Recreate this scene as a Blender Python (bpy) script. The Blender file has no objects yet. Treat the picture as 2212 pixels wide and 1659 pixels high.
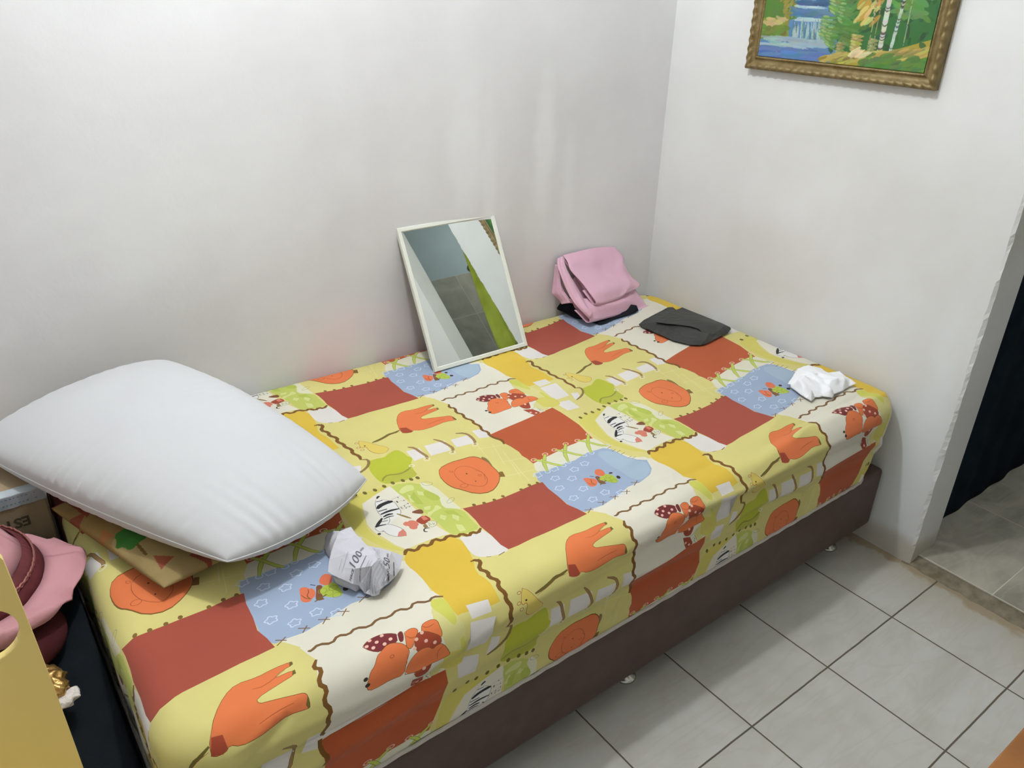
# bedroom corner: patchwork bedsheet on a divan bed
import bpy, bmesh, math, random, json
import numpy as np
from mathutils import Vector, Matrix, noise
from mathutils.geometry import delaunay_2d_cdt
from mathutils.bvhtree import BVHTree
random.seed(4); rng=np.random.default_rng(4)
scene=bpy.context.scene; COL=scene.collection
def l1(c): c/=255.0; return c/12.92 if c<=.04045 else ((c+.055)/1.055)**2.4
def lin(r,g,b): return (l1(r),l1(g),l1(b),1.0)
PROPS=json.loads('''{"paper":[[-1.5859,-0.729,0.574],[-1.5727,-0.7279,0.574],[-1.5606,-0.7244,0.57],[-1.5638,-0.7539,0.572],[-1.562,-0.7706,0.57],[-1.5619,-0.7926,0.57],[-1.5413,-0.8043,0.562],[-1.523,-0.8149,0.552],[-1.5072,-0.8302,0.545],[-1.5261,-0.8488,0.532],[-1.542,-0.8597,0.532],[-1.5591,-0.8676,0.532],[-1.5707,-0.8719,0.534],[-1.5815,-0.8768,0.536],[-1.5844,-0.8772,0.526],[-1.5924,-0.8746,0.523],[-1.5972,-0.8703,0.523],[-1.603,-0.8665,0.528],[-1.6035,-0.855,0.521],[-1.6065,-0.8406,0.53],[-1.6188,-0.8427,0.542],[-1.6256,-0.8286,0.543],[-1.6323,-0.8183,0.545],[-1.6383,-0.8039,0.545],[-1.6431,-0.7915,0.547],[-1.6311,-0.7748,0.558],[-1.6136,-0.7548,0.567],[-1.6006,-0.744,0.573]],"paper_in":[[-1.5652,-0.8415,0.57],[-1.5833,-0.8505,0.571],[-1.6039,-0.7941,0.572],[-1.5833,-0.8805,0.556],[-1.6064,-0.8293,0.562],[-1.5654,-0.8268,0.573],[-1.5485,-0.844,0.56],[-1.618,-0.8118,0.558],[-1.5802,-0.8197,0.573],[-1.5539,-0.8637,0.548],[-1.6067,-0.8482,0.552],[-1.5933,-0.8714,0.53],[-1.5933,-0.8559,0.527],[-1.582,-0.7636,0.577],[-1.5933,-0.8526,0.56]],"lump":[[-1.5849,-0.7266,0.572],[-1.5871,-0.7031,0.56],[-1.5926,-0.6879,0.548],[-1.5997,-0.6856,0.535],[-1.6055,-0.692,0.522],[-1.6099,-0.712,0.52],[-1.6112,-0.7306,0.522],[-1.6221,-0.7621,0.545],[-1.6087,-0.7476,0.56],[-1.5977,-0.7396,0.57]],"lump_in":[[-1.6008,-0.7175,0.556],[-1.6099,-0.7284,0.548],[-1.6114,-0.7342,0.538]],"t100":[-1.6196,-0.8392,0.565,0.0504,0.0324,0.0,-0.0029,0.0171,-0.0],"t50":[-1.5578,-0.8679,0.557,0.0261,0.0437,0.0,-0.0082,0.0067,0.0],"lines1":[[-1.6071,-0.8576,0.56,0.0292,0.0226,0.0,-0.0001,0.0017,-0.0],[-1.6043,-0.8615,0.56,0.0299,0.0237,0.0,-0.0001,0.0017,0.0],[-1.6016,-0.8655,0.56,0.0413,0.0275,-0.0,-0.0001,0.0017,-0.0],[-1.5988,-0.8694,0.56,0.0421,0.0286,-0.0,-0.0001,0.0017,0.0],[-1.5961,-0.8733,0.56,0.0428,0.0297,0.0,-0.0001,0.0017,0.0],[-1.5934,-0.8772,0.56,0.0435,0.0307,0.0,-0.0001,0.0017,0.0]],"ln":[[-1.6041,-0.8411,0.565,0.0254,0.0184,0.0,-0.0001,0.0017,0.0],[-1.5463,-0.8657,0.555,0.0152,0.0271,0.0,-0.0015,0.0011,0.0],[-1.6269,-0.8061,0.562,0.0127,0.0115,-0.0,-0.0004,0.0012,0.0],[-1.6258,-0.8147,0.565,0.0261,0.0218,0.0,-0.0004,0.0012,0.0],[-1.5554,-0.8011,0.563,-0.0018,-0.0112,0.0,0.0011,0.0001,0.0],[-1.5534,-0.8034,0.563,-0.0045,-0.0155,0.0,0.0011,0.0001,0.0],[-1.5515,-0.8057,0.563,-0.0071,-0.0197,0.0,0.0011,0.0001,-0.0],[-1.5496,-0.808,0.563,-0.0098,-0.0239,0.0,0.0011,0.0001,0.0],[-1.5476,-0.8103,0.563,-0.0124,-0.0281,-0.0,0.0011,0.0001,0.0],[-1.5777,-0.8749,0.548,0.0157,0.0153,0.0,-0.0001,0.0017,0.0],[-1.5757,-0.8777,0.548,0.0145,0.0141,0.0,0.0004,0.0026,0.0],[-1.5736,-0.8805,0.548,0.0134,0.0129,0.0,0.001,0.0036,-0.0]],"tissue":[[-0.2576,-0.7948,0.528],[-0.2259,-0.7855,0.535],[-0.1566,-0.756,0.532],[-0.1268,-0.7535,0.53],[-0.1064,-0.7585,0.53],[-0.0995,-0.7753,0.53],[-0.0897,-0.7893,0.528],[-0.093,-0.8031,0.526],[-0.0979,-0.8195,0.528],[-0.0878,-0.8303,0.532],[-0.0746,-0.8383,0.534],[-0.0876,-0.8606,0.536],[-0.0924,-0.8784,0.534],[-0.0925,-0.8907,0.532],[-0.089,-0.9029,0.526],[-0.1035,-0.9007,0.524],[-0.116,-0.8985,0.522],[-0.1567,-0.9032,0.522],[-0.1994,-0.9042,0.526],[-0.2149,-0.9095,0.522],[-0.226,-0.9024,0.524],[-0.2313,-0.8889,0.522],[-0.2412,-0.8863,0.521],[-0.2497,-0.8804,0.521],[-0.2808,-0.8884,0.522],[-0.2786,-0.8713,0.523],[-0.2751,-0.8496,0.524],[-0.2625,-0.8242,0.522],[-0.2574,-0.8059,0.522],[-0.2562,-0.8033,0.53]],"tissue_in":[[-0.2573,-0.8253,0.556],[-0.2285,-0.8213,0.56],[-0.1929,-0.8219,0.556],[-0.1671,-0.8271,0.552],[-0.1974,-0.822,0.542],[-0.1721,-0.83,0.538],[-0.1762,-0.8552,0.545],[-0.1766,-0.8717,0.552],[-0.1508,-0.8783,0.552],[-0.1355,-0.8906,0.548],[-0.1488,-0.8872,0.534],[-0.1781,-0.8881,0.536],[-0.2345,-0.8497,0.548],[-0.2771,-0.8794,0.556],[-0.2678,-0.8958,0.558],[-0.2414,-0.9022,0.554],[-0.2159,-0.9006,0.548],[-0.2,-0.8603,0.54],[-0.1814,-0.8605,0.537],[-0.1945,-0.8798,0.542],[-0.2748,-0.8313,0.552],[-0.2642,-0.8494,0.545],[-0.2437,-0.8738,0.532],[-0.2266,-0.8861,0.531],[-0.2292,-0.898,0.537],[-0.2823,-0.8634,0.538],[-0.1403,-0.9025,0.545]],"bag":[[-0.2971,-0.2531,0.527],[-0.2635,-0.2422,0.53],[-0.1953,-0.2292,0.532],[-0.1185,-0.2139,0.533],[-0.105,-0.2242,0.534],[-0.1122,-0.2421,0.534],[-0.1041,-0.316,0.536],[-0.1004,-0.3945,0.537],[-0.0976,-0.4367,0.538],[-0.0836,-0.4553,0.531],[-0.1042,-0.4583,0.524],[-0.1509,-0.4634,0.523],[-0.1944,-0.4699,0.522],[-0.2252,-0.4729,0.521],[-0.2464,-0.4709,0.522],[-0.2709,-0.4518,0.522],[-0.2936,-0.3997,0.524],[-0.2954,-0.3116,0.524]],"bag_in":[[-0.208,-0.3367,0.538],[-0.241,-0.2946,0.537],[-0.2028,-0.4029,0.537],[-0.1854,-0.4494,0.538],[-0.2576,-0.4177,0.533],[-0.1399,-0.4514,0.539],[-0.2183,-0.4651,0.532],[-0.2549,-0.45,0.53],[-0.1776,-0.272,0.538],[-0.1643,-0.4498,0.53]],"under":[[-0.4233,0.0521,0.523],[-0.4071,0.0659,0.53],[-0.3853,0.0738,0.54],[-0.3969,0.017,0.55],[-0.347,-0.0166,0.55],[-0.2658,-0.1042,0.55],[-0.2069,-0.1523,0.54],[-0.2045,-0.1605,0.523],[-0.2378,-0.1635,0.521],[-0.3193,-0.1637,0.521],[-0.3676,-0.1729,0.521],[-0.3909,-0.17,0.521],[-0.3975,-0.1347,0.521],[-0.4033,-0.1064,0.523],[-0.4208,-0.0826,0.521],[-0.4203,-0.0552,0.522],[-0.4177,-0.0097,0.523],[-0.4206,0.0178,0.523]],"P1":[[[-0.4168,-0.0,0.7125],[-0.3454,0.0,0.7148],[-0.2661,0.0,0.7121],[-0.1831,-0.0,0.7003]],[[-0.4214,-0.03,0.6987],[-0.3443,-0.03,0.6925],[-0.2625,-0.028,0.6851],[-0.1628,-0.025,0.6661]],[[-0.4295,-0.06,0.679],[-0.3516,-0.055,0.6686],[-0.2689,-0.052,0.6601],[-0.178,-0.05,0.6486]],[[-0.4157,-0.1,0.6483],[-0.3331,-0.095,0.6381],[-0.2564,-0.085,0.6301],[-0.1599,-0.07,0.615]],[[-0.4066,-0.135,0.6192],[-0.3372,-0.13,0.6151],[-0.2584,-0.118,0.6073],[-0.1382,-0.095,0.584]],[[-0.3979,-0.15,0.598],[-0.3562,-0.148,0.5862],[-0.272,-0.135,0.5833],[-0.1726,-0.11,0.5797]]],"P2":[[[-0.4648,-0.1,0.6024],[-0.3908,-0.12,0.5949],[-0.3645,-0.135,0.5817],[-0.2565,-0.12,0.5742],[-0.1677,-0.1,0.5756]],[[-0.4517,-0.13,0.5791],[-0.4115,-0.145,0.573],[-0.3377,-0.15,0.5663],[-0.2467,-0.14,0.5575],[-0.1472,-0.115,0.5426]],[[-0.4352,-0.165,0.5511],[-0.4046,-0.163,0.5432],[-0.3119,-0.155,0.5289],[-0.219,-0.145,0.5168],[-0.1335,-0.13,0.5098]]],"S1":[[[-0.4388,0.0,0.7035],[-0.4545,-0.02,0.6862],[-0.4661,-0.05,0.6653],[-0.4698,-0.08,0.6353],[-0.4676,-0.115,0.5999],[-0.4545,-0.145,0.5746],[-0.4352,-0.165,0.5511]],[[-0.4165,0.0,0.7074],[-0.4348,-0.035,0.6867],[-0.4317,-0.06,0.6575],[-0.4236,-0.085,0.6293],[-0.4216,-0.105,0.6048],[-0.4243,-0.13,0.5831],[-0.4169,-0.155,0.5613]]],"S2":[[[-0.4453,0.0,0.6867],[-0.45,0.0,0.6392],[-0.4638,-0.01,0.6042],[-0.4689,-0.02,0.592],[-0.459,-0.045,0.5814],[-0.4609,-0.06,0.5703]],[[-0.4439,-0.02,0.6762],[-0.4506,-0.03,0.6483],[-0.4516,-0.045,0.6227],[-0.4508,-0.06,0.6069],[-0.4522,-0.08,0.5973],[-0.4509,-0.1,0.5842]]],"S3":[[[-0.4133,-0.0,0.6968],[-0.4094,-0.03,0.6724],[-0.3986,-0.055,0.6454],[-0.3947,-0.085,0.6172],[-0.3853,-0.115,0.5839]],[[-0.3924,0.0,0.6889],[-0.3819,-0.035,0.6564],[-0.3699,-0.065,0.6263],[-0.3706,-0.1,0.6005],[-0.3733,-0.13,0.5861]]],"mirror":[[-1.0136,0.032,0.8911],[-0.6802,0.0268,0.8867],[-0.6815,-0.1628,0.5192],[-1.0113,-0.1611,0.517]],"mn":[-0.0077,-0.8886,0.4586]}''')

# ------------------------------------------------------------------ materials
def nt(m): m.use_nodes=True; return m.node_tree.nodes,m.node_tree.links
def mat(name,rgb,rough=.7,metal=0,spec=.3,var=0,vscale=8,bump=0,bscale=60,rgb2=None,sheen=0,detail=4,trans=0):
    m=bpy.data.materials.new(name); n,l=nt(m); b=n['Principled BSDF']
    b.inputs['Base Color'].default_value=lin(*rgb); b.inputs['Roughness'].default_value=rough
    b.inputs['Metallic'].default_value=metal; b.inputs['Specular IOR Level'].default_value=spec
    if sheen: b.inputs['Sheen Weight'].default_value=sheen
    if rgb2 is None and var: rgb2=tuple(max(0,c-var) for c in rgb)
    tc=n.new('ShaderNodeTexCoord')
    if rgb2 is not None:
        t=n.new('ShaderNodeTexNoise'); t.inputs['Scale'].default_value=vscale; t.inputs['Detail'].default_value=detail
        l.new(tc.outputs['Object'],t.inputs['Vector'])
        r=n.new('ShaderNodeValToRGB'); r.color_ramp.elements[0].position=.35; r.color_ramp.elements[1].position=.65
        r.color_ramp.elements[0].color=lin(*rgb2); r.color_ramp.elements[1].color=lin(*rgb)
        l.new(t.outputs['Fac'],r.inputs['Fac']); l.new(r.outputs['Color'],b.inputs['Base Color'])
    if bump:
        t2=n.new('ShaderNodeTexNoise'); t2.inputs['Scale'].default_value=bscale; t2.inputs['Detail'].default_value=6
        l.new(tc.outputs['Object'],t2.inputs['Vector'])
        bp=n.new('ShaderNodeBump'); bp.inputs['Strength'].default_value=bump; bp.inputs['Distance'].default_value=.004
        l.new(t2.outputs['Fac'],bp.inputs['Height']); l.new(bp.outputs['Normal'],b.inputs['Normal'])
    return m
def attr_mat(name,rough=.8,var=.08,vscale=9,bump=.15,bscale=300,sheen=0,spec=.2,coat=0):
    m=bpy.data.materials.new(name); n,l=nt(m); b=n['Principled BSDF']
    b.inputs['Roughness'].default_value=rough; b.inputs['Specular IOR Level'].default_value=spec; b.inputs['Sheen Weight'].default_value=sheen
    a=n.new('ShaderNodeVertexColor'); a.layer_name='Col'
    tc=n.new('ShaderNodeTexCoord'); t=n.new('ShaderNodeTexNoise'); t.inputs['Scale'].default_value=vscale; t.inputs['Detail'].default_value=5
    l.new(tc.outputs['Object'],t.inputs['Vector'])
    mr=n.new('ShaderNodeMapRange'); mr.inputs['From Min'].default_value=.3; mr.inputs['From Max'].default_value=.7
    mr.inputs['To Min'].default_value=1-var; mr.inputs['To Max'].default_value=1+var
    l.new(t.outputs['Fac'],mr.inputs['Value'])
    hs=n.new('ShaderNodeMix'); hs.data_type='RGBA'; hs.blend_type='MULTIPLY'; hs.inputs[0].default_value=1
    l.new(a.outputs['Color'],hs.inputs[6]); l.new(mr.outputs['Result'],hs.inputs[7]); l.new(hs.outputs[2],b.inputs['Base Color'])
    if bump:
        t2=n.new('ShaderNodeTexNoise'); t2.inputs['Scale'].default_value=bscale; t2.inputs['Detail'].default_value=3
        l.new(tc.outputs['Object'],t2.inputs['Vector'])
        bp=n.new('ShaderNodeBump'); bp.inputs['Strength'].default_value=bump; bp.inputs['Distance'].default_value=.001
        l.new(t2.outputs['Fac'],bp.inputs['Height']); l.new(bp.outputs['Normal'],b.inputs['Normal'])
    return m

# ------------------------------------------------------------------ object helpers
def obj(name,verts,faces,m,parent=None,smooth=False,mats=None,fm=None):
    me=bpy.data.meshes.new(name); me.from_pydata([tuple(map(float,v)) for v in verts],[],[tuple(map(int,f)) for f in faces]); me.update()
    for mm in (mats or [m]): me.materials.append(mm)
    if fm is not None: me.polygons.foreach_set('material_index',fm)
    if smooth: me.polygons.foreach_set('use_smooth',[True]*len(me.polygons))
    o=bpy.data.objects.new(name,me); COL.objects.link(o)
    if parent: o.parent=parent
    return o
def bobj(name,bm,m,parent=None,smooth=False,mats=None):
    bmesh.ops.recalc_face_normals(bm,faces=bm.faces[:])
    me=bpy.data.meshes.new(name); bm.to_mesh(me); bm.free()
    for mm in (mats or [m]): me.materials.append(mm)
    if smooth: me.polygons.foreach_set('use_smooth',[True]*len(me.polygons))
    o=bpy.data.objects.new(name,me); COL.objects.link(o)
    if parent: o.parent=parent
    return o
def thing(name,label,cat,group=None):
    o=bpy.data.objects.new(name,None); COL.objects.link(o); o.empty_display_size=.05
    o['label']=label; o['category']=cat
    if group: o['group']=group
    return o
def tag(o,label,cat): o['label']=label; o['category']=cat; return o
def struct(o): o['kind']='structure'; return o
def settle(root,loc):
    """move an Empty to the base of its thing, the parts stay where they are"""
    d=Vector(loc); root.location=d
    for c in root.children: 
        c.location=Vector(c.location)-d
def box(bm,a,b,bev=0,seg=2,mi=0):
    r=bmesh.ops.create_cube(bm,size=1); vs=r['verts']
    for v in vs:
        v.co=Vector([(a[i]+b[i])/2+v.co[i]*(b[i]-a[i]) for i in range(3)])
    fs=set(f for v in vs for f in v.link_faces)
    for f in fs: f.material_index=mi
    if bev:
        es=list(set(e for v in vs for e in v.link_edges))
        bmesh.ops.bevel(bm,geom=es,offset=bev,segments=seg,affect='EDGES',profile=.5)
def tube(bm,pts,r,seg=10,closed=False):
    n=len(pts); pts=[Vector(p) for p in pts]; rings=[]
    up=Vector((0,0,1))
    for i,p in enumerate(pts):
        a=pts[(i-1)%n] if (i>0 or closed) else p; b=pts[(i+1)%n] if (i<n-1 or closed) else p
        t=(b-a).normalized(); s=t.cross(up)
        if s.length<1e-3: s=t.cross(Vector((1,0,0)))
        s.normalize(); u=s.cross(t)
        rr=r(i/(n-1)) if callable(r) else r
        rings.append([bm.verts.new(p+s*math.cos(k*2*math.pi/seg)*rr+u*math.sin(k*2*math.pi/seg)*rr) for k in range(seg)])
    m=n if closed else n-1
    for i in range(m):
        A=rings[i];B=rings[(i+1)%n]
        for k in range(seg): bm.faces.new((A[k],A[(k+1)%seg],B[(k+1)%seg],B[k]))
    if not closed: bm.faces.new(rings[0][::-1]); bm.faces.new(rings[-1])
def lathe(bm,prof,c,seg=32,ell=1.0):
    rings=[]
    for r,z in prof: rings.append([bm.verts.new((c[0]+r*math.cos(k*2*math.pi/seg),c[1]+ell*r*math.sin(k*2*math.pi/seg),c[2]+z)) for k in range(seg)])
    for A,B in zip(rings,rings[1:]):
        for k in range(seg): bm.faces.new((A[k],A[(k+1)%seg],B[(k+1)%seg],B[k]))
    bm.faces.new(rings[0][::-1]); bm.faces.new(rings[-1])
def grid_obj(name,P,m,parent=None,thick=0,smooth=True,closed_back=False,cols=None,mats=None,offset=-1):
    """P: array (nu,nv,3)"""
    nu,nv=P.shape[:2]; V=P.reshape(-1,3)
    F=[(i*nv+j,(i+1)*nv+j,(i+1)*nv+j+1,i*nv+j+1) for i in range(nu-1) for j in range(nv-1)]
    o=obj(name,V,F,m,parent,smooth,mats)
    if cols is not None:
        ca=o.data.color_attributes.new('Col','FLOAT_COLOR','POINT'); ca.data.foreach_set('color',np.concatenate([cols.reshape(-1,3),np.ones((nu*nv,1))],1).ravel().astype(np.float32))
    if thick:
        s=o.modifiers.new('thick','SOLIDIFY'); s.thickness=thick; s.offset=offset
    return o
def interp_grid(rows,nu,nv):
    """Catmull-Rom resampling of a coarse control net of 3D points"""
    def cr(P,n):
        P=np.asarray(P,float); k=len(P); out=[]
        for t in np.linspace(0,k-1,n):
            i=min(int(t),k-2); f=t-i
            p0=P[max(i-1,0)] if i>0 else 2*P[0]-P[1]; p1=P[i]; p2=P[i+1]; p3=P[i+2] if i+2<k else 2*P[-1]-P[-2]
            out.append(.5*((2*p1)+(-p0+p2)*f+(2*p0-5*p1+4*p2-p3)*f*f+(-p0+3*p1-3*p2+p3)*f**3))
        return np.array(out)
    A=np.array([cr(r,nv) for r in rows]); B=np.array([cr(A[:,j],nu) for j in range(nv)])
    return B.transpose(1,0,2)
def vnoise(p,s,k=0): return noise.noise(Vector((p[0]*s+k,p[1]*s+k*.7,p[2]*s-k)))
def sub_noise(o,lv=2,amp=.002,scale=40,ridge=0,smooth=True):
    """subdivide a mesh and crease it with real displacement"""
    bm=bmesh.new(); bm.from_mesh(o.data)
    for _ in range(lv): bmesh.ops.subdivide_edges(bm,edges=bm.edges[:],cuts=1,use_grid_fill=True,smooth=0)
    bm.normal_update()
    for v in bm.verts:
        a=vnoise(v.co,scale); 
        if ridge: a=(1-2*abs(vnoise(v.co,scale*.7,3)))*ridge+a*(1-ridge)
        v.co+=v.normal*a*amp
    bm.to_mesh(o.data); bm.free()
    if smooth: o.data.polygons.foreach_set('use_smooth',[True]*len(o.data.polygons))
def crumple(name,outer,inner,m,parent=None,amp=.0012,scale=90,lv=2,thick=.0008,smooth=False,skirt=None,fine=.012,mats=None,ridge=0):
    """a crumpled sheet: boundary + inner height points, triangulated and folded"""
    pts=[Vector(p) for p in outer]+[Vector(p) for p in inner]
    n=len(outer)
    r=delaunay_2d_cdt([Vector((p.x,p.y)) for p in pts],[(i,(i+1)%n) for i in range(n)],[],1,1e-6)
    V=[]
    for k,v in enumerate(r[0]):
        src=r[3][k]; z=pts[src[0]].z if src else .53
        V.append((v.x,v.y,z))
    F=[f for f in r[2]]
    o=obj(name,V,F,m,parent,False,mats)
    bm=bmesh.new(); bm.from_mesh(o.data)
    for it in range(4):
        es=[e for e in bm.edges if e.calc_length()>fine]
        if not es: break
        bmesh.ops.subdivide_edges(bm,edges=es,cuts=1); bmesh.ops.triangulate(bm,faces=[f for f in bm.faces if len(f.verts)>3])
    if smooth:
        for _ in range(3): bmesh.ops.smooth_vert(bm,verts=[v for v in bm.verts if not v.is_boundary],factor=.5,use_axis_x=True,use_axis_y=True,use_axis_z=True)
    bm.normal_update()
    for v in bm.verts:
        a=vnoise(v.co,scale); b=1-2*abs(vnoise(v.co,scale*.6,5))
        s=1 if v.normal.z>=0 else -1
        v.co+=v.normal*s*(a*(1-ridge)+b*ridge)*amp
    if skirt is not None:
        be=[e for e in bm.edges if e.is_boundary]
        g=bmesh.ops.extrude_edge_only(bm,edges=be)['geom']
        c=sum((Vector(p) for p in outer),Vector())/n
        for v in g:
            if isinstance(v,bmesh.types.BMVert):
                v.co.x+=(c.x-v.co.x)*.06; v.co.y+=(c.y-v.co.y)*.06; v.co.z=skirt
    bmesh.ops.recalc_face_normals(bm,faces=bm.faces[:])
    if sum(f.normal.z for f in bm.faces)<0: bmesh.ops.reverse_faces(bm,faces=bm.faces[:])
    bm.to_mesh(o.data); bm.free()
    if smooth: o.data.polygons.foreach_set('use_smooth',[True]*len(o.data.polygons))
    if thick:
        s=o.modifiers.new('thick','SOLIDIFY'); s.thickness=thick; s.offset=-1
    return o
def text_shape(s,bold=0):
    cu=bpy.data.curves.new('t','FONT'); cu.body=s; cu.size=1; cu.resolution_u=3; cu.offset=bold
    o=bpy.data.objects.new('t',cu); COL.objects.link(o); bpy.context.view_layer.update()
    me=bpy.data.meshes.new_from_object(o); V=np.array([v.co[:] for v in me.vertices]); F=[tuple(p.vertices) for p in me.polygons]
    bpy.data.objects.remove(o); bpy.data.curves.remove(cu); bpy.data.meshes.remove(me)
    return V,F

# ------------------------------------------------------------------ camera (position, axes and lens worked out from the floor tiles and walls)
CP=Vector((-2.0752593,-1.8898464,1.5287961))
RR=[[0.79767356,-0.60272343,0.02100846],[-0.2617832,-0.3774181,-0.88827087],[0.54331064,0.70305052,-0.45883931]]
cd=bpy.data.cameras.new('camera'); cam=bpy.data.objects.new('camera',cd); COL.objects.link(cam); scene.camera=cam
cd.sensor_width=36; cd.sensor_fit='HORIZONTAL'; cd.lens=36*1715.79/2212; cd.clip_start=.02
X=Vector(RR[0]);Y=-Vector(RR[1]);Zz=-Vector(RR[2])
cam.matrix_world=Matrix(((X.x,Y.x,Zz.x,CP.x),(X.y,Y.y,Zz.y,CP.y),(X.z,Y.z,Zz.z,CP.z),(0,0,0,1)))

# ------------------------------------------------------------------ room
def wall_mat(name,base,stain,patches=()):
    m=bpy.data.materials.new(name); n,l=nt(m); b=n['Principled BSDF']; b.inputs['Roughness'].default_value=.75; b.inputs['Specular IOR Level'].default_value=.2
    tc=n.new('ShaderNodeTexCoord')
    t=n.new('ShaderNodeTexNoise'); t.inputs['Scale'].default_value=2.3; t.inputs['Detail'].default_value=8; t.inputs['Roughness'].default_value=.55
    l.new(tc.outputs['Object'],t.inputs['Vector'])
    r=n.new('ShaderNodeValToRGB'); r.color_ramp.elements[0].position=.3; r.color_ramp.elements[1].position=.62
    r.color_ramp.elements[0].color=lin(*stain); r.color_ramp.elements[1].color=lin(*base)
    l.new(t.outputs['Fac'],r.inputs['Fac']); cur=r.outputs['Color']
    for (c,rad,col,amt) in patches:   # repaired / stained spots with a shape of their own
        vm=n.new('ShaderNodeVectorMath'); vm.operation='SUBTRACT'; vm.inputs[1].default_value=c; l.new(tc.outputs['Object'],vm.inputs[0])
        nz=n.new('ShaderNodeTexNoise'); nz.inputs['Scale'].default_value=9; nz.inputs['Detail'].default_value=3; l.new(tc.outputs['Object'],nz.inputs['Vector'])
        v2=n.new('ShaderNodeVectorMath'); v2.operation='DIVIDE'; v2.inputs[1].default_value=rad; l.new(vm.outputs[0],v2.inputs[0])
        ln=n.new('ShaderNodeVectorMath'); ln.operation='LENGTH'; l.new(v2.outputs[0],ln.inputs[0])
        ad=n.new('ShaderNodeMath'); ad.operation='MULTIPLY_ADD'; ad.inputs[1].default_value=1.0; l.new(nz.outputs['Fac'],ad.inputs[0]); l.new(ln.outputs['Value'],ad.inputs[2])
        mr=n.new('ShaderNodeMapRange'); mr.interpolation_type='SMOOTHSTEP'; mr.inputs['From Min'].default_value=.8; mr.inputs['From Max'].default_value=1.7; mr.inputs['To Min'].default_value=amt; mr.inputs['To Max'].default_value=0
        l.new(ad.outputs[0],mr.inputs['Value'])
        mx=n.new('ShaderNodeMix'); mx.data_type='RGBA'; l.new(mr.outputs['Result'],mx.inputs[0]); l.new(cur,mx.inputs[6]); mx.inputs[7].default_value=lin(*col); cur=mx.outputs[2]
    l.new(cur,b.inputs['Base Color'])
    t2=n.new('ShaderNodeTexNoise'); t2.inputs['Scale'].default_value=14; t2.inputs['Detail'].default_value=9; t2.inputs['Roughness'].default_value=.6; l.new(tc.outputs['Object'],t2.inputs['Vector'])
    bp=n.new('ShaderNodeBump'); bp.inputs['Strength'].default_value=.25; bp.inputs['Distance'].default_value=.006; l.new(t2.outputs['Fac'],bp.inputs['Height']); l.new(bp.outputs['Normal'],b.inputs['Normal'])
    return m
M_back=wall_mat('plaster_back',(222,222,224),(211,210,212),[((-.78,.02,1.07),(.07,.3,.20),(232,233,236),.55),((-.70,.02,.98),(.03,.3,.26),(230,231,234),.45),((-.50,.02,1.05),(.045,.3,.26),(233,234,236),.55),((-.40,.02,.92),(.03,.3,.2),(230,231,233),.4),((-1.15,.03,.62),(.22,.3,.10),(230,214,218),.5),((-.55,.0,.62),(.25,.3,.16),(224,213,212),.45),((-1.6,.05,1.0),(.35,.3,.2),(228,229,230),.5),((-.60,.02,.80),(.05,.3,.22),(208,205,206),.45),((-1.75,.05,.72),(.3,.3,.14),(204,203,200),.4),((-1.05,.02,1.1),(.05,.3,.3),(214,212,214),.3)])
M_right=wall_mat('plaster_right',(216,217,217),(206,206,204),[((0,-1.08,.35),(.3,.06,.5),(224,230,232),.5),((0,-1.12,.03),(.3,.3,.06),(176,166,148),.7),((0,-.5,.75),(.3,.3,.15),(206,203,196),.4)])
M_dim=wall_mat('plaster_other',(226,226,224),(218,218,215))
M_ceil=mat('ceiling_paint',(238,238,236),.8)
def wall_prism(name,poly,z0,z1,m,nz=1,jit=None):
    V=[];F=[];k=len(poly)
    for i in range(nz+1):
        z=z0+(z1-z0)*i/nz
        for j,p in enumerate(poly):
            q=jit(j,z,p) if jit else p
            V.append((q[0],q[1],z))
    for i in range(nz):
        for j in range(k):
            a=i*k+j;b=i*k+(j+1)%k; F.append((a,b,b+k,a+k))
    F.append(tuple(range(k))[::-1]); F.append(tuple(nz*k+j for j in range(k)))
    return struct(obj(name,V,F,m))
def wy(x): return -.003-.0373*x
wall_prism('wall_back',[(-3.1,wy(-3.1)),(.0,wy(0)),(.0,.35),(-3.1,.35)],-.05,2.75,M_back)
def jag(j,z,p):
    if j in (1,2):
        a=vnoise((z,0,0),26,j*3.1)*.007+vnoise((z,0,0),90,j*3.1)*.004
        big=.010*max(0,vnoise((z,0,0),7,9.3)-.2)
        return (p[0]+(a+big if j==2 else 0)*.9*(j==2),p[1]+(abs(a)+big*1.3 if j==1 else 0))
    return p
# right wall stub with a chipped free edge beside the doorway
wall_prism('wall_right',[(0,.2),(0,-1.140),(.005,-1.147),(.14,-1.147),(.14,.2)],-.05,2.75,M_right,220,jag)
wall_prism('wall_right_near',[(0,-3.2),(.08,-3.2),(.08,-1.665),(0,-1.665)],-.05,2.75,M_dim)
wall_prism('wall_right_lintel',[(0,-1.665),(.14,-1.665),(.14,-1.147),(0,-1.147)],2.12,2.75,M_dim)
wall_prism('wall_left',[(-3.1,-3.2),(-3.1,.35),(-3.2,.35),(-3.2,-3.2)],-.05,2.75,M_dim)
wall_prism('wall_front',[(-3.2,-3.2),(.14,-3.2),(.14,-3.3),(-3.2,-3.3)],-.05,2.75,M_dim)
bm=bmesh.new(); box(bm,(-3.2,-3.3,2.75),(2.4,.5,2.85)); struct(bobj('ceiling',bm,M_ceil))

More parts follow.
